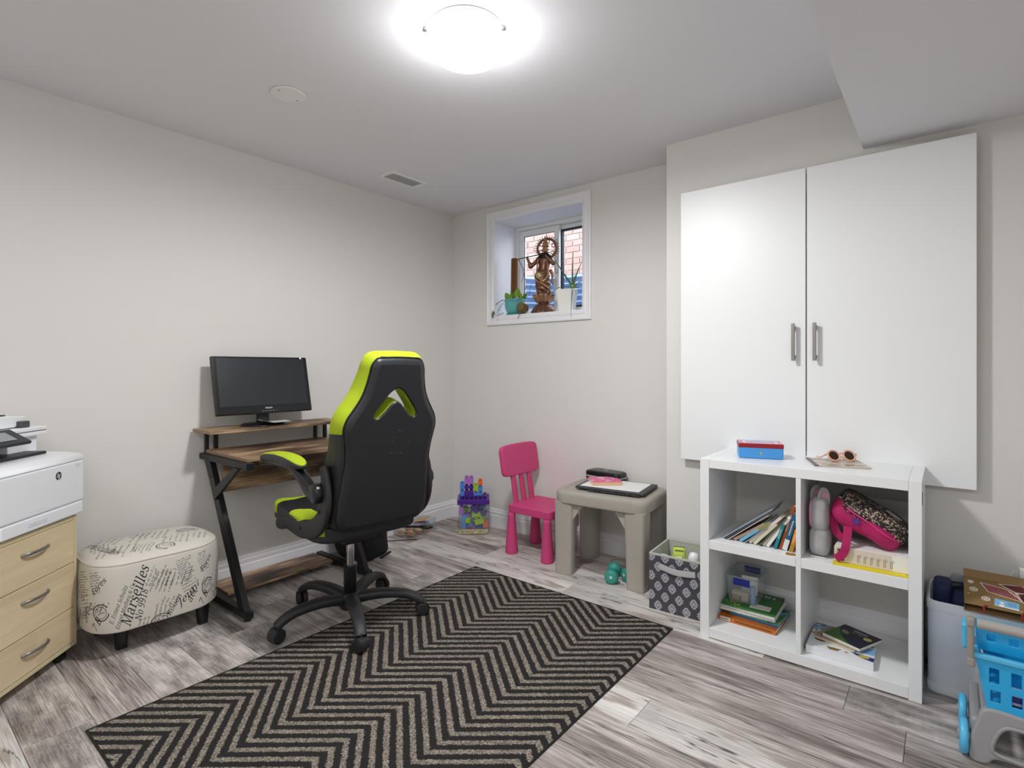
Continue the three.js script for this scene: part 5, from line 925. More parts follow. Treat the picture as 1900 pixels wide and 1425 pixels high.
// ---------------------------------------------------------------- patterned fabric bin beside the shelf
{
  const t = thing('fabric_bin', 'dark grey fabric bin with pale damask print between the table and the shelf', 'storage bin', [2.017, 0, 0.412], R(3.5));
  const dam = ctex(256, 256, (g) => {
    g.fillStyle = '#4b4a53'; g.fillRect(0, 0, 256, 256); g.strokeStyle = g.fillStyle = '#d4d4d8';
    const medal = (cx, cy) => { g.save(); g.translate(cx, cy); g.scale(1.7, 1.2); for (let q = 0; q < 4; q++) { g.save(); g.scale(q & 1 ? -1 : 1, q & 2 ? -1 : 1); g.lineWidth = 3.2; for (const [r, a, l] of [[14, 0.35, 22], [14, 0.85, 26], [14, 1.3, 30]]) { g.save(); g.rotate(a - 0.35); g.beginPath(); g.moveTo(8, 4); g.bezierCurveTo(20, -2, 34, 4, l + 12, 10); g.bezierCurveTo(l + 16, 20, l + 2, 22, l, 12); g.stroke(); g.beginPath(); g.arc(l + 4, 13, 4, 0, 7); g.fill(); g.restore(); } g.beginPath(); g.moveTo(0, 6); g.bezierCurveTo(10, 20, 12, 30, 0, 54); g.stroke(); g.beginPath(); g.ellipse(9, 42, 4, 9, -0.5, 0, 7); g.fill(); g.beginPath(); g.ellipse(36, 9, 9, 4, 0.2, 0, 7); g.fill(); g.restore(); } g.beginPath(); g.ellipse(0, 0, 5, 9, 0, 0, 7); g.fill(); g.restore(); };
    for (const [x, y] of [[64, 64], [192, 192], [-64, 192], [320, 64], [64, 320], [192, -64]]) medal(x, y);
  }, true);
  const fab = mat(0xffffff, 0.85, 0, { map: dam, bumpMap: rep(grainBump, 8, 8), bumpScale: 0.0004 }), inner = mat(0xb9bab0, 0.9), w = 0.13, d = 0.133, h = 0.268, th = 0.006;
  const wall = (g) => planar(g, 14.7, 10.75);
  part('side', wall(span(-w, w, 0, h - 0.006, d - th, d, 0.002)), fab, t); part('side', wall(span(-w, w, 0, h - 0.006, -d, -d + th, 0.002)), fab, t);
  part('side', wall(span(-w, -w + th, 0, h - 0.006, -d + th, d - th, 0.002)), fab, t); part('side', wall(span(w - th, w, 0, h - 0.006, -d + th, d - th, 0.002)), fab, t);
  part('bottom', bx(-w + th, w - th, 0.002, 0.008, -d + th, d - th), inner, t);
  part('lining', [bx(-w + th, w - th, 0.008, h - 0.006, d - th - 0.002, d - th - 0.0002), bx(-w + th, w - th, 0.008, h - 0.006, -d + th + 0.0002, -d + th + 0.002), bx(-w + th + 0.0002, -w + th + 0.002, 0.008, h - 0.006, -d + th, d - th), bx(w - th - 0.002, w - th - 0.0002, 0.008, h - 0.006, -d + th, d - th)], inner, t);
  part('rim_tape', T(ext(rrect(-w - 0.001, w + 0.001, -d - 0.001, d + 0.001, 0.004), 0.009, 0.001, [rrect(-w + 0.009, w - 0.009, -d + 0.009, d - 0.009, 0.003).reverse()]), 0, h + 0.002, 0, Math.PI / 2), mat(0xb6bab0, 0.85), t);
  part('handle', sweep([[-0.082, 0.215, d + 0.002], [-0.05, 0.211, d + 0.008], [0, 0.204, d + 0.012], [0.055, 0.205, d + 0.007], [0.092, 0.208, d + 0.002]], [[-0.0015, -0.014], [0.0015, -0.014], [0.0015, 0.014], [-0.0015, 0.014]], 30, { up: V(0, 1, 0) }), mat(0xbabbbb, 0.85), t);
}
{ // things in the fabric bin
  const t = thing('toy_vehicle', 'lime green toy vehicle standing on end in the fabric bin', 'toy', [1.985, 0.138, 0.4], R(20));
  const gm = mat(0xbfd45a, 0.4);
  part('body', T(new RoundedBoxGeometry(0.062, 0.13, 0.056, 4, 0.016), 0, 0.068, 0, R(-22)), gm, t);
  part('windscreen', T(rb(0.04, 0.014, 0.003, 0.001), 0, 0.122, 0.006, R(-70)), mat(0x50571e, 0.4), t);
  part('bumper', T(rb(0.042, 0.022, 0.006, 0.002), 0, 0.096, 0.04, R(-22)), mat(0x8fa82f, 0.4), t);
  part('grille', T(rb(0.03, 0.008, 0.004, 0.001), 0, 0.1, 0.0435, R(-22)), mat(0xd9e88c, 0.4), t);
  part('roof_stripe', T(rb(0.05, 0.003, 0.006, 0.001), 0, 0.1345, -0.008, R(-22)), mat(0x3d4420, 0.5), t);
}
single('white_bottle', 'white rounded bottle top standing in the fabric bin', 'bottle', lathe([[0, 0], [0.024, 0], [0.026, 0.01], [0.026, 0.08], [0.024, 0.105], [0.017, 0.122], [0, 0.128]], 32), M.white, [2.078, 0.155, 0.455], 0);
single('pale_blue_cloth', 'pale aqua folded cloth beside the lime toy in the fabric bin', 'cloth', blob(0.03, 0.04, 0.05, 0.6, 28, 16, (p) => V(p.x, p.y + 0.006 * Math.sin(p.z * 70), p.z)), mat(0xb9dcd8, 0.85), [1.918, 0.2, 0.46]);
single('navy_toy', 'navy blue rounded toy piece at the right end of the fabric bin', 'toy', T(blob(0.018, 0.05, 0.024, 0.6, 24, 16)), mat(0x16344f, 0.4), [2.117, 0.206, 0.38], 0.2);
single('white_booklet', 'white paper booklet lying under the navy toy in the fabric bin', 'paper', T(rb(0.2, 0.008, 0.2, 0.002), 0, 0.004, 0), M.paper, [2.02, 0.146, 0.405], R(3.5));
single('folded_towel', 'grey folded towel filling the bottom of the fabric bin', 'towel', T(blob(0.115, 0.067, 0.118, 0.3, 40, 20)), mat(0x9d9fa0, 0.95), [2.017, 0.0765, 0.412], R(3.5));
// ---------------------------------------------------------------- white bin, gift bag, shopping cart at the right edge
{
  const t = thing('white_bin', 'tall white fabric bin right of the cube shelf, full of bags', 'storage bin', [3.175, 0, 0.412]);
  const fm = mat(0xe6ebf2, 0.85), w = 0.208, d = 0.135, h = 0.328;
  const Lr = (o, y) => rrect(-w - o, w + o, -d - o, d + o, 0.03, 6).map(([x, z]) => V(x, y, z)).reverse();
  part('shell', loft([Lr(-0.006, h - 0.003), Lr(-0.009, 0.01), Lr(-0.01, 0.006)].reverse().concat([]), { cap0: true, cap1: false }), fm, t);
  part('outer_wall', loft([Lr(-0.006, 0), Lr(0, 0.006), Lr(0, 0.02), Lr(0.001, 0.3), Lr(0.001, h - 0.002), Lr(-0.003, h), Lr(-0.006, h - 0.003)], { cap0: false, cap1: false }), fm, t);
  part('rim_band', loft([Lr(0.001, h - 0.034), Lr(0.0035, h - 0.033), Lr(0.0035, h - 0.001), Lr(0.001, h + 0.0005)], { cap0: false, cap1: false }), mat(0xeceff4, 0.75), t);
  part('foot_band', loft([Lr(0.0005, 0.0), Lr(0.003, 0.002), Lr(0.003, 0.03), Lr(0.0005, 0.031)], { cap0: false, cap1: false }), mat(0xeceff4, 0.75), t);
}
{
  const nv = mat(0x12204a, 0.7), t = thing('navy_bag', 'navy blue folded fabric bag with a white diamond in the white bin', 'bag', [3.045, 0.2, 0.42]);
  part('roll', T(blob(0.03, 0.05, 0.06, 0.5, 30, 18), -0.036, 0.125, 0.0), nv, t);
  part('folded_body', T(blob(0.05, 0.09, 0.075, 0.5, 36, 20, (p) => V(p.x, p.y + 0.01 * Math.sin(p.x * 60), p.z)), 0.035, 0.075, 0.02), nv, t);
  part('strap', sweep([[-0.01, 0.16, -0.03], [0.03, 0.175, 0.02], [0.07, 0.16, 0.05], [0.08, 0.13, 0.075]], [[-0.015, -0.002], [0.015, -0.002], [0.015, 0.002], [-0.015, 0.002]], 24), nv, t);
  part('white_diamond', T(ext([[-0.024, 0], [0, -0.02], [0.024, 0], [0, 0.02]], 0.0015, 0.0003), 0.048, 0.158, 0.07, R(-50)), mat(0xd8d8d4, 0.7), t);
}
single('plastic_film', 'crumpled translucent grey plastic bag behind the navy bag in the white bin', 'plastic bag', blob(0.05, 0.035, 0.04, 0.8, 30, 16, (p) => V(p.x + 0.006 * Math.sin(p.y * 90), p.y + 0.008 * Math.sin(p.x * 70 + p.z * 50), p.z)), new THREE.MeshPhysicalMaterial({ color: 0xb9bcc2, roughness: 0.35, transmission: 0.4, thickness: 0 }), [3.075, 0.345, 0.33]);
{
  const t = thing('gift_bag', 'brown kraft gift bag printed with a red gabled house and white snowflakes', 'gift bag', [3.19, 0.352, 0.5]); t.rotation.x = R(24);
  const w = 0.122, len = 0.138, th = 0.032, kr = mat(0x8d6f49, 0.75);
  const art = ctex(640, 384, (g) => {
    g.fillStyle = '#86693f'; g.fillRect(0, 0, 640, 384); g.strokeStyle = '#efe9e2'; g.fillStyle = '#6e1f22';
    const roof = (pts, c) => { g.fillStyle = c; g.beginPath(); pts.forEach(([x, y], i) => (i ? g.lineTo(x, y) : g.moveTo(x, y))); g.closePath(); g.fill(); g.lineWidth = 6; g.stroke(); };
    roof([[120, 60], [300, 90], [400, 220], [170, 170]], '#7c2428'); roof([[250, 30], [400, 10], [560, 100], [360, 110]], '#571a1e'); roof([[360, 120], [470, 90], [590, 150], [600, 230], [400, 230]], '#4b171b');
    g.lineWidth = 2; for (let i = 0; i < 12; i++) { g.beginPath(); g.moveTo(130 + i * 22, 70 + i * 4); g.lineTo(190 + i * 18, 170 + i * 3); g.stroke(); } for (let i = 0; i < 6; i++) { g.strokeRect(420 + i * 26, 140, 14, 60); } g.fillStyle = '#3f5a34'; for (let i = 0; i < 4; i++) g.fillRect(452 + i * 26, 146, 12, 46);
    roof([[470, 240], [640, 170], [640, 260], [560, 250]], '#571a1e');
    const flake = (x, y, r) => { g.lineWidth = 5; for (let k = 0; k < 6; k++) { const a = k * Math.PI / 3; g.beginPath(); g.moveTo(x, y); g.lineTo(x + r * Math.cos(a), y + r * Math.sin(a)); g.stroke(); for (const s of [-0.5, 0.5]) { g.beginPath(); g.moveTo(x + 0.6 * r * Math.cos(a), y + 0.6 * r * Math.sin(a)); g.lineTo(x + r * Math.cos(a + s), y + r * Math.sin(a + s)); g.stroke(); } } };
    flake(50, 70, 22); flake(70, 170, 32); flake(150, 270, 32); flake(520, 330, 36); flake(620, 290, 22); g.fillStyle = '#f0eae2'; for (const [x, y] of [[30, 240], [230, 320], [380, 350], [440, 300]]) { g.beginPath(); g.arc(x, y, 5, 0, 7); g.fill(); }
  });
  part('printed_face', fitUV(T(rb(2 * w, 0.0012, len, 0.0005, 1), 0, th, 0), 'y'), pm(art, 0.7), t);
  part('back_face', T(rb(2 * w, 0.0012, len, 0.0005, 1), 0, 0.0006, 0), kr, t);
  part('gusset', bx(-w, -w + 0.001, 0.001, th - 0.0006, -len / 2, len / 2), kr, t); part('gusset', bx(w - 0.001, w, 0.001, th - 0.0006, -len / 2, len / 2), kr, t);
  part('base_panel', T(rb(2 * w, 0.001, 0.036, 0.0004, 1), 0, th + 0.006, -len / 2 - 0.012, R(14)), kr, t);
  for (const x of [-0.06, 0.035]) part('rope_handle', tube([[x, th - 0.002, len / 2 - 0.01], [x - 0.012, th + 0.006, len / 2 + 0.006], [x - 0.01, th - 0.006, len / 2 + 0.016], [x - 0.016, th - 0.014, len / 2 + 0.012]], 0.0028, 20, 8), mat(0x9c2d1c, 0.8), t);
  const tag = ctex(192, 96, (g) => { g.fillStyle = '#7db8df'; g.fillRect(0, 0, 192, 96); g.fillStyle = '#f2f4f6'; g.beginPath(); g.arc(62, 44, 15, 0, 7); g.arc(58, 72, 20, 0, 7); g.fill(); g.fillRect(0, 82, 192, 14); g.fillStyle = '#a02c30'; g.fillRect(46, 52, 30, 6); g.fillStyle = '#2c3f66'; for (let i = 0; i < 3; i++) g.fillRect(104, 26 + i * 16, 66, 4); });
  part('gift_tag', fitUV(T(rb(0.062, 0.0008, 0.034, 0.0003, 1), -0.012, th + 0.0016, 0.038, 0, R(-4)), 'y'), pm(tag, 0.5), t);
}
{ const t = thing('small_box', 'small white box with a thin string loop behind the gift bag', 'box', [3.248, 0.386, 0.36]); part('carton', T(rb(0.05, 0.06, 0.03, 0.003), 0, 0.03, 0), M.whiteMatte, t); part('string_loop', T(new THREE.TorusGeometry(0.017, 0.0012, 6, 30), -0.03, 0.033, 0.005, R(-20), R(20)), M.whiteMatte, t); }
// toy shopping cart
{
  const t = thing('toy_shopping_cart', 'bright blue toy shopping cart with grey frame at the right edge', 'toy cart', [3.225, 0, 0.78]);
  const blue = pmat(0x1cabe8, 0.32, { clearcoat: 0.3, clearcoatRoughness: 0.3 }), lt = pmat(0x58bdea, 0.35), gr = mat(0x9a9a9c, 0.42), grd = mat(0x9a958f, 0.5);
  const wd = 0.142;
  // rear panel with its two rows of square windows, leaning a little
  const win = (x, y, w, h) => rrect(x - w / 2, x + w / 2, y - h / 2, y + h / 2, 0.002, 2).reverse(), holes = [];
  for (let i = 0; i < 5; i++) { const x = -0.096 + i * 0.048; holes.push(win(x, 0.262, 0.022, 0.044)); holes.push(win(x * 0.97, 0.203, 0.022, 0.034)); }
  part('rear_panel', T(ext([[-0.112, 0.165], [-0.1, 0.158], [0.1, 0.158], [0.112, 0.165], [0.138, 0.305], [-0.138, 0.305]], 0.006, 0.0015, holes), 0, 0, 0.108), blue, t);
  const up = []; for (let i = 0; i < 5; i++) up.push(win(-0.1 + i * 0.05, 0.352, 0.02, 0.02));
  part('seat_flap', T(ext([[-0.132, 0.312], [0.132, 0.312], [0.136, 0.395], [0.1, 0.402], [0.05, 0.39], [-0.05, 0.39], [-0.1, 0.402], [-0.136, 0.395]], 0.006, 0.0015, up), 0, 0, 0.058), blue, t);
  part('front_panel', T(ext([[-0.1, 0.165], [0.1, 0.165], [0.13, 0.33], [-0.13, 0.33]], 0.006, 0.0015), 0, 0, -0.15, 0), blue, t);
  for (const s of [-1, 1]) {
    const hs = []; for (let i = 0; i < 4; i++) { hs.push(win(-0.1 + i * 0.055, 0.262, 0.026, 0.04)); hs.push(win(-0.1 + i * 0.055, 0.205, 0.026, 0.034)); }
    part('side_panel', T(ext([[-0.145, 0], [0.108, 0], [0.108, 0.145], [-0.145, 0.165]], 0.006, 0.0015, hs.map((h) => h.map(([a, b]) => [a, b - 0.165]))).translate(0, 0, -0.003).rotateY(-Math.PI / 2), s * 0.108, 0.165, 0, 0, 0, -s * 0.185), blue, t);
    part('ear', T(new RoundedBoxGeometry(0.022, 0.078, 0.06, 4, 0.01), s * 0.158, 0.35, 0.06), lt, t);
    part('handle_arm', sweep([[s * 0.148, 0.288, 0.112], [s * 0.149, 0.32, 0.116], [s * 0.149, 0.38, 0.121], [s * 0.149, 0.416, 0.124]], ringOf(0.0085, 0.013, 14, 0.6), 20, { up: V(0, 0, 1) }), grd, t);
    part('arm_socket', [T(new RoundedBoxGeometry(0.02, 0.026, 0.032, 3, 0.006), s * 0.149, 0.412, 0.124), T(new RoundedBoxGeometry(0.02, 0.03, 0.032, 3, 0.007), s * 0.148, 0.29, 0.112)], grd, t);
    for (const z of [0.092, -0.062]) { const w2 = part('wheel', T(lathe([[0, -0.011], [0.043, -0.011], [0.049, -0.007], [0.05, 0], [0.049, 0.007], [0.043, 0.011], [0, 0.011]], 40), s * 0.164, 0.05, z, 0, 0, Math.PI / 2), lt, t); part('hub_cap', T(cyl(0.016, 0.014, 0.004, 20), s * 0.175, 0.05, z, 0, 0, -s * Math.PI / 2), grd, w2); }
  }
  part('rim', [span(-0.146, 0.146, 0.304, 0.32, 0.104, 0.122, 0.005), span(-0.146, -0.13, 0.31, 0.328, -0.16, 0.104, 0.005), span(0.13, 0.146, 0.31, 0.328, -0.16, 0.104, 0.005), span(-0.13, 0.13, 0.314, 0.33, -0.16, -0.145, 0.005)], lt, t);
  part('basket_floor', bx(-0.112, 0.112, 0.16, 0.166, -0.145, 0.108), blue, t);
  part('handle_bar', T(lathe([[0, -0.136], [0.0135, -0.136], [0.0145, -0.13], [0.0145, 0.13], [0.0135, 0.136], [0, 0.136]], 28), 0, 0.41, 0.124, 0, 0, Math.PI / 2), mat(0xaaa59f, 0.45), t);
  // grey moulded base: arched rear plate, side rails, deck
  const arch = smooth2([[-0.148, 0.0], [-0.112, 0.0], [-0.095, 0.018], [0, 0.02], [0.095, 0.018], [0.112, 0.0], [0.148, 0.0], [0.15, 0.06], [0.135, 0.115], [0.118, 0.155], [0, 0.157], [-0.118, 0.155], [-0.135, 0.115], [-0.15, 0.06]], 120);
  const gap = smooth2([[-0.098, 0.045], [-0.09, 0.09], [-0.07, 0.118], [0, 0.122], [0.07, 0.118], [0.09, 0.09], [0.098, 0.045], [0.08, 0.038], [0, 0.036], [-0.08, 0.038]], 80);
  { let A = 0; arch.forEach((p, i) => { const q = arch[(i + 1) % arch.length]; A += p[0] * q[1] - q[0] * p[1]; }); if (A < 0) arch.reverse(); A = 0; gap.forEach((p, i) => { const q = gap[(i + 1) % gap.length]; A += p[0] * q[1] - q[0] * p[1]; }); if (A > 0) gap.reverse(); }
  const base = part('base_frame', T(ext(arch, 0.03, 0.008, [gap], 4), 0, 0.004, 0.102, R(-4)), gr, t);
  part('gap_lip', T(tube(gap.filter((_, i) => i % 2 === 0).map(([x, y]) => [x * 1.02, (y - 0.078) * 1.03 + 0.078, 0]), 0.006, 120, 8, true), 0, 0.004, 0.13, R(-4)), gr, base);
  for (const s of [-1, 1]) part('side_rail', T(new RoundedBoxGeometry(0.03, 0.1, 0.25, 3, 0.012), s * 0.134, 0.072, -0.015), gr, t);
  part('deck', T(new RoundedBoxGeometry(0.25, 0.012, 0.24, 2, 0.005), 0, 0.15, -0.015), gr, t);
  part('front_bar', T(new RoundedBoxGeometry(0.25, 0.03, 0.03, 3, 0.01), 0, 0.05, -0.125), gr, t);
}
{
  const pk = ctex(128, 128, (g) => { g.fillStyle = '#16226e'; g.fillRect(0, 0, 128, 128); g.fillStyle = '#e8eaf2'; g.fillRect(0, 0, 128, 12); g.fillRect(0, 116, 128, 12); g.fillRect(0, 58, 128, 5); g.fillRect(0, 68, 128, 5); });
  for (const [x, l] of [[3.172, 'navy and white striped toy carton in the cart basket, left one'], [3.222, 'navy and white striped toy carton in the cart basket, right one']]) { const c = thing('toy_carton', l, 'toy carton', [x, 0.1665, 0.862], 0, 'striped toy cartons in the cart basket'); part('carton', fitUV(T(rb(0.042, 0.052, 0.04, 0.002), 0, 0.026, 0), 'z'), pm(pk, 0.5), c); part('lid', T(rb(0.04, 0.004, 0.038, 0.001), 0, 0.0545, 0), M.whiteMatte, c); }
}
// ---------------------------------------------------------------- on the window sill
const SILL = 1.5462;
const leafShape = (len, wid, curl = 0.2) => { const g = new THREE.PlaneGeometry(1, 1, 10, 8), P = g.attributes.position; for (let i = 0; i < P.count; i++) { const t = P.getY(i) + 0.5, s = P.getX(i) * 2; const w = wid * Math.sin(Math.PI * Math.pow(t, 0.62)) ** 0.8; P.setXYZ(i, s * w * 0.5, t * len, curl * len * t * t - Math.abs(s) * w * 0.18); } g.computeVertexNormals(); const b = g.clone(); { const I = b.index.array; for (let i = 0; i < I.length; i += 3) { const q = I[i]; I[i] = I[i + 2]; I[i + 2] = q; } } b.translate(0, 0, -0.0006); b.computeVertexNormals(); return join(g, b); };
const green = mat(0x7fa83a, 0.45), green2 = mat(0x56802c, 0.45), stemM = mat(0x2b2a1e, 0.7);
{
  const t = thing('potted_pothos', 'trailing plant with a brown moss pole in a glazed teal pot on the window sill', 'potted plant', [0.556, SILL, -0.085]);
  const teal = pmat(0x5fb9bd, 0.22, { clearcoat: 0.6, clearcoatRoughness: 0.2, bumpMap: rep(grainBump, 3, 3), bumpScale: 0.003 });
  part('pot', lathe([[0, 0.014], [0.052, 0.014], [0.06, 0.02], [0.073, 0.05], [0.077, 0.08], [0.076, 0.1], [0.079, 0.105], [0.079, 0.118], [0.074, 0.12], [0.071, 0.112], [0.07, 0.1], [0, 0.1]], 48), teal, t);
  part('saucer', lathe([[0, 0], [0.056, 0], [0.066, 0.004], [0.07, 0.014], [0.066, 0.015], [0.058, 0.01], [0, 0.01]], 48), teal, t);
  part('soil', T(cyl(0.069, 0.069, 0.008, 32), 0, 0.1, 0), mat(0x231c16, 1), t);
  const coir = mat(0x9a6a34, 0.95, 0, { bumpMap: rep(grainBump, 4, 12), bumpScale: 0.006 });
  part('moss_pole', T(join(lathe([[0, 0.17], [0.022, 0.17], [0.0245, 0.176], [0.0245, 0.418], [0.021, 0.424], [0, 0.424]], 28), ...Array.from({ length: 22 }, (_, i) => T(new THREE.TorusGeometry(0.0245, 0.0012, 5, 28), 0, 0.18 + i * 0.011, 0, Math.PI / 2 + 0.06))), -0.022, 0, -0.01, 0, 0, R(-1)), coir, t);
  part('pole_foot', cyl(0.011, 0.013, 0.075, 14, -0.024, 0.1, -0.01), mat(0x6a4a30, 0.8), t);
  const leaf = (x, y, z, len, wid, ry, rx, rz, m) => part('leaf', T(leafShape(len * 1.25, wid * 1.25), x, y, z, rx, ry, rz), m, t);
  leaf(-0.03, 0.115, 0.03, 0.05, 0.042, 0.5, 0.3, 0.3, green); leaf(0.02, 0.135, 0.02, 0.055, 0.046, 0.2, 0.1, -0.5, green); leaf(0.055, 0.11, 0.02, 0.06, 0.044, -0.3, 0.15, -0.25, green); leaf(0.0, 0.14, -0.01, 0.05, 0.04, 0.9, -0.2, 0.9, green2); leaf(0.045, 0.13, -0.02, 0.045, 0.035, 0, -0.5, -0.9, green2);
  const stem = (pts, r = 0.0026) => part('stem', tube(pts, r, 40, 6), stemM, t);
  stem([[-0.05, 0.105, 0.03], [-0.075, 0.118, 0.045], [-0.13, 0.08, 0.075], [-0.15, 0.045, 0.09], [-0.12, 0.028, 0.1], [-0.112, 0.015, 0.105]]); leaf(-0.112, 0.02, 0.105, 0.038, 0.04, 0.4, 2.7, 0.8, green2);
  stem([[-0.055, 0.105, 0.02], [-0.08, 0.105, 0.03], [-0.11, 0.06, 0.05], [-0.118, 0.04, 0.06]], 0.0016);
  stem([[-0.06, 0.02, 0.06], [-0.09, 0.008, 0.075], [-0.1, 0.004, 0.085], [-0.085, -0.035, 0.1]], 0.002);
  stem([[0.03, 0.11, -0.02], [0.03, 0.3, -0.03], [0.045, 0.25, -0.02], [0.06, 0.33, -0.03], [0.035, 0.36, -0.03], [0.02, 0.41, -0.02]].slice(2).concat([[0.005, 0.42, -0.012]]), 0.0015);
  stem([[0.045, 0.105, -0.02], [0.075, 0.19, -0.02], [0.085, 0.24, -0.02], [0.06, 0.3, -0.02], [0.05, 0.36, -0.02], [0.02, 0.41, -0.012]], 0.0015);
  stem([[0.05, 0.105, -0.03], [0.1, 0.15, -0.03], [0.12, 0.21, -0.03], [0.14, 0.235, -0.03]], 0.0014);
}
{
  const t = thing('glass_orb', 'small round amber glass orb vase between the teal pot and the statue', 'vase', [0.662, SILL, -0.035]);
  part('globe', T(new THREE.SphereGeometry(0.045, 36, 24), 0, 0.045, 0), new THREE.MeshPhysicalMaterial({ color: 0x9c8a5a, roughness: 0.06, transmission: 0.55, thickness: 0.03, ior: 1.4, attenuationColor: 0x6a5a2c, attenuationDistance: 0.04 }), t);
  part('moss', T(blob(0.03, 0.02, 0.03, 0.8, 24, 14), 0, 0.03, 0), mat(0x4d4a24, 0.9), t);
  part('stem', tube([[0.02, 0.085, 0], [0.04, 0.05, 0.03], [0.03, 0.01, 0.05], [0.01, -0.02, 0.06], [0.008, -0.035, 0.062]], 0.0018, 24, 6), stemM, t);
}
{
  const t = thing('bronze_statue', 'bronze statue of a standing flute player with a rayed halo on a lotus base', 'statue', [0.8, SILL, -0.1], R(20));
  const bronze = mat(0x785644, 0.36, 0.65), dark = mat(0x24251f, 0.5, 0.4), copper = mat(0xb58c6c, 0.3, 0.7);
  const base = part('lotus_base', lathe([[0, 0], [0.08, 0], [0.082, 0.008], [0.074, 0.03], [0.056, 0.056], [0.04, 0.07], [0.038, 0.076], [0.05, 0.086], [0.068, 0.112], [0.078, 0.132], [0.07, 0.138], [0, 0.138]], 48), bronze, t);
  for (let i = 0; i < 12; i++) { const a = i / 12 * Math.PI * 2; part('petal', T(T(blob(0.017, 0.034, 0.006, 0.9, 14, 10), 0, 0.106, 0.064, R(30)), 0, 0, 0, 0, a), copper, base); part('petal', T(T(blob(0.019, 0.036, 0.006, 0.9, 14, 10), 0, 0.034, 0.07, R(-33)), 0, 0, 0, 0, a + 0.26), bronze, base); }
  // one continuous body: tapered capsules joined smoothly
  const bones = [[[-0.018, 0.135, 0.0], [-0.02, 0.2, 0.002], 0.026, 0.036], [[0.022, 0.135, 0.004], [0.012, 0.2, 0.0], 0.026, 0.038], [[-0.004, 0.19, 0], [-0.01, 0.265, 0], 0.046, 0.052], [[-0.01, 0.265, 0], [0.0, 0.315, 0.002], 0.05, 0.034], [[0.0, 0.315, 0.002], [0.008, 0.37, 0], 0.034, 0.042], [[-0.028, 0.388, 0], [0.042, 0.385, 0], 0.022, 0.022], [[0.01, 0.38, 0], [0.014, 0.425, 0.004], 0.015, 0.014],
    [[-0.03, 0.388, 0.002], [-0.092, 0.338, 0.012], 0.0165, 0.0125], [[-0.092, 0.338, 0.012], [-0.112, 0.4, 0.03], 0.0125, 0.0085], [[0.044, 0.385, 0.004], [0.078, 0.35, 0.03], 0.0165, 0.0125], [[0.078, 0.35, 0.03], [0.03, 0.4, 0.05], 0.0125, 0.008],
    [[-0.03, 0.135, 0.02], [-0.034, 0.142, 0.04], 0.012, 0.009], [[0.03, 0.135, 0.022], [0.036, 0.142, 0.04], 0.012, 0.009]];
  const smin = (a, b, k) => { const h = Math.max(k - Math.abs(a - b), 0) / k; return Math.min(a, b) - h * h * k * 0.25; };
  const cap = (x, y, z, [a, b, r0, r1]) => { const ux = b[0] - a[0], uy = b[1] - a[1], uz = b[2] - a[2], l2 = ux * ux + uy * uy + uz * uz, q = clamp(((x - a[0]) * ux + (y - a[1]) * uy + (z - a[2]) * uz) / l2); return Math.hypot(x - a[0] - ux * q, y - a[1] - uy * q, z - a[2] - uz * q) - lerp(r0, r1, q); };
  const body = sdfMesh((x, y, z) => { let d = 1; for (const b of bones) d = smin(d, cap(x, y, z, b), 0.016); return d + 0.0016 * Math.sin(y * 210 + x * 90) * smooth(0.3, 0.24, y); }, V(0, 0.3, 0.01), 0.2, 88);
  const fig = part('body', body, bronze, t);
  const head = sdfMesh((x, y, z) => { const X = x - 0.015, Y = y - 0.452, Z = z - 0.008; let d = Math.hypot(X / 0.021, Y / 0.028, Z / 0.023) - 1; d *= 0.022; d = smin(d, Math.hypot(X, Y + 0.002, Z - 0.024) - 0.0045, 0.006); d = smin(d, Math.hypot(X / 1.6, (Y + 0.0135) * 1.4, Z - 0.02) - 0.0032, 0.004); d = smin(d, Math.hypot(Math.abs(X) - 0.021, Y, Z) - 0.005, 0.004); d = -smin(-d, Math.hypot(Math.abs(X) - 0.0085, Y - 0.004, Z - 0.024) - 0.0042, 0.003); return d; }, V(0.015, 0.45, 0.01), 0.045, 44);
  part('head', head, copper, fig);
  part('crown', T(lathe([[0, 0], [0.023, 0], [0.025, 0.008], [0.018, 0.022], [0.02, 0.028], [0.012, 0.044], [0.013, 0.05], [0.004, 0.066], [0, 0.082]], 24), 0.015, 0.472, 0.004), copper, fig);
  part('collar', T(new THREE.TorusGeometry(0.036, 0.011, 12, 36), 0.014, 0.398, 0.014, R(66), 0, R(6)), dark, fig);
  part('garland', tube([[-0.03, 0.385, 0.03], [-0.035, 0.32, 0.042], [-0.03, 0.26, 0.055], [0.01, 0.225, 0.056], [0.045, 0.27, 0.045], [0.04, 0.33, 0.04], [0.04, 0.38, 0.03]], 0.0055, 50, 8), copper, fig);
  part('sash', sweep([[-0.05, 0.25, 0.03], [-0.03, 0.225, 0.05], [0.02, 0.195, 0.055], [0.052, 0.165, 0.045], [0.056, 0.145, 0.03]], ringOf(0.011, 0.006, 12), 30), copper, fig);
  for (let i = 0; i < 5; i++) part('drape_fold', tube([[-0.04 + i * 0.004, 0.3 - i * 0.014, 0.036], [0.0, 0.285 - i * 0.016, 0.054], [0.045, 0.292 - i * 0.02, 0.034]], 0.0035, 20, 6), copper, fig);
  part('trailing_cloth', sweep([[0.05, 0.31, 0.01], [0.068, 0.27, 0.01], [0.066, 0.225, 0.012], [0.076, 0.2, 0.012]], (q) => ringOf(lerp(0.012, 0.006, q), 0.004, 10), 24), bronze, fig);
  part('medallion', T(blob(0.019, 0.021, 0.006, 0.8, 20, 12), -0.022, 0.265, 0.054), mat(0xa8b078, 0.4, 0.2), fig);
  part('flute', T(cyl(0.0038, 0.0032, 0.235, 12), 0.055, 0.425, 0.036, 0, 0, R(98) - 0.0), dark, fig);
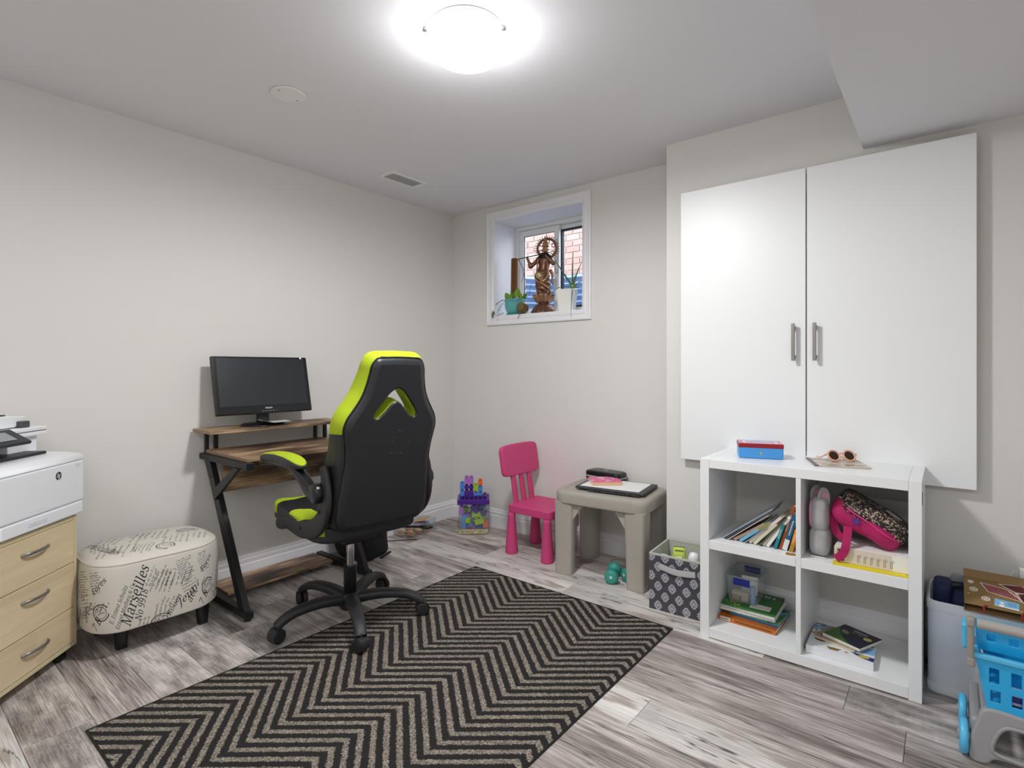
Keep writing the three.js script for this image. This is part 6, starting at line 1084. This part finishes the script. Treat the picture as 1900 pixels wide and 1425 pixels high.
  const halo = part('halo', T(new THREE.TorusGeometry(0.069, 0.0085, 10, 56), 0.02, 0.465, -0.02), bronze, t);
  for (let i = 0; i < 30; i++) { const a = i / 30 * Math.PI * 2; part('ray', T(T(new THREE.ConeGeometry(0.0042, 0.027, 7), 0, 0.088, 0), 0.02, 0.465, -0.02, 0, 0, a), bronze, halo); }
  for (let i = 0; i < 6; i++) { const a = i / 6 * Math.PI * 2 + 0.4; part('scroll', T(new THREE.TorusGeometry(0.012, 0.0032, 7, 18), 0.02 + 0.05 * Math.cos(a), 0.465 + 0.05 * Math.sin(a), -0.02), bronze, halo); }
}
{
  const t = thing('potted_aloe', 'white square tapered pot with a spiky thin leaved plant on the window sill', 'potted plant', [0.985, SILL, -0.115]); t.scale.setScalar(1.08);
  const sq = (h, y, r) => rrect(-h, h, -h, h, r, 4).map(([x, z]) => V(x, y, z)).reverse();
  part('pot', T(loft([sq(0.046, 0, 0.01), sq(0.047, 0.002, 0.012), sq(0.062, 0.138, 0.014), sq(0.062, 0.142, 0.014), sq(0.057, 0.142, 0.012), sq(0.055, 0.125, 0.012)]), 0, 0, 0, 0, R(22)), mat(0xeceae6, 0.4), t);
  part('soil', T(cyl(0.05, 0.05, 0.006, 20), 0, 0.122, 0), mat(0x3a2e24, 1), t);
  const blade = (p1, p2, r = 0.0075) => part('leaf', sweep([[0.058, 0.155, 0.02], p1, p2], (q) => ringOf(lerp(r, 0.0008, q ** 1.5), lerp(r * 0.5, 0.0006, q), 8), 26), mat(0x4c6b40, 0.5), t);
  part('stem', tube([[0.0, 0.124, 0], [0.03, 0.14, 0.012], [0.058, 0.155, 0.02]], 0.006, 14, 8), green2, t);
  part('crown', T(blob(0.012, 0.014, 0.012, 0.9, 16, 10), 0.058, 0.158, 0.02), green, t);
  blade([0.056, 0.27, 0.02], [0.062, 0.39, 0.02]); blade([0.09, 0.24, 0.02], [0.13, 0.315, 0.02]); blade([0.068, 0.2, 0.02], [0.078, 0.26, 0.02], 0.004); blade([-0.01, 0.24, 0.01], [-0.11, 0.37, 0.0]); blade([0.1, 0.17, 0.03], [0.15, 0.2, 0.03], 0.0045); blade([0.1, 0.145, 0.03], [0.15, 0.135, 0.04], 0.0045);
  blade([-0.04, 0.158, 0.03], [-0.14, 0.1, 0.05], 0.006); blade([0.085, 0.08, 0.075], [0.115, -0.045, 0.13], 0.006);
}
scene.updateMatrixWorld(true);
renderer.render(scene, camera);
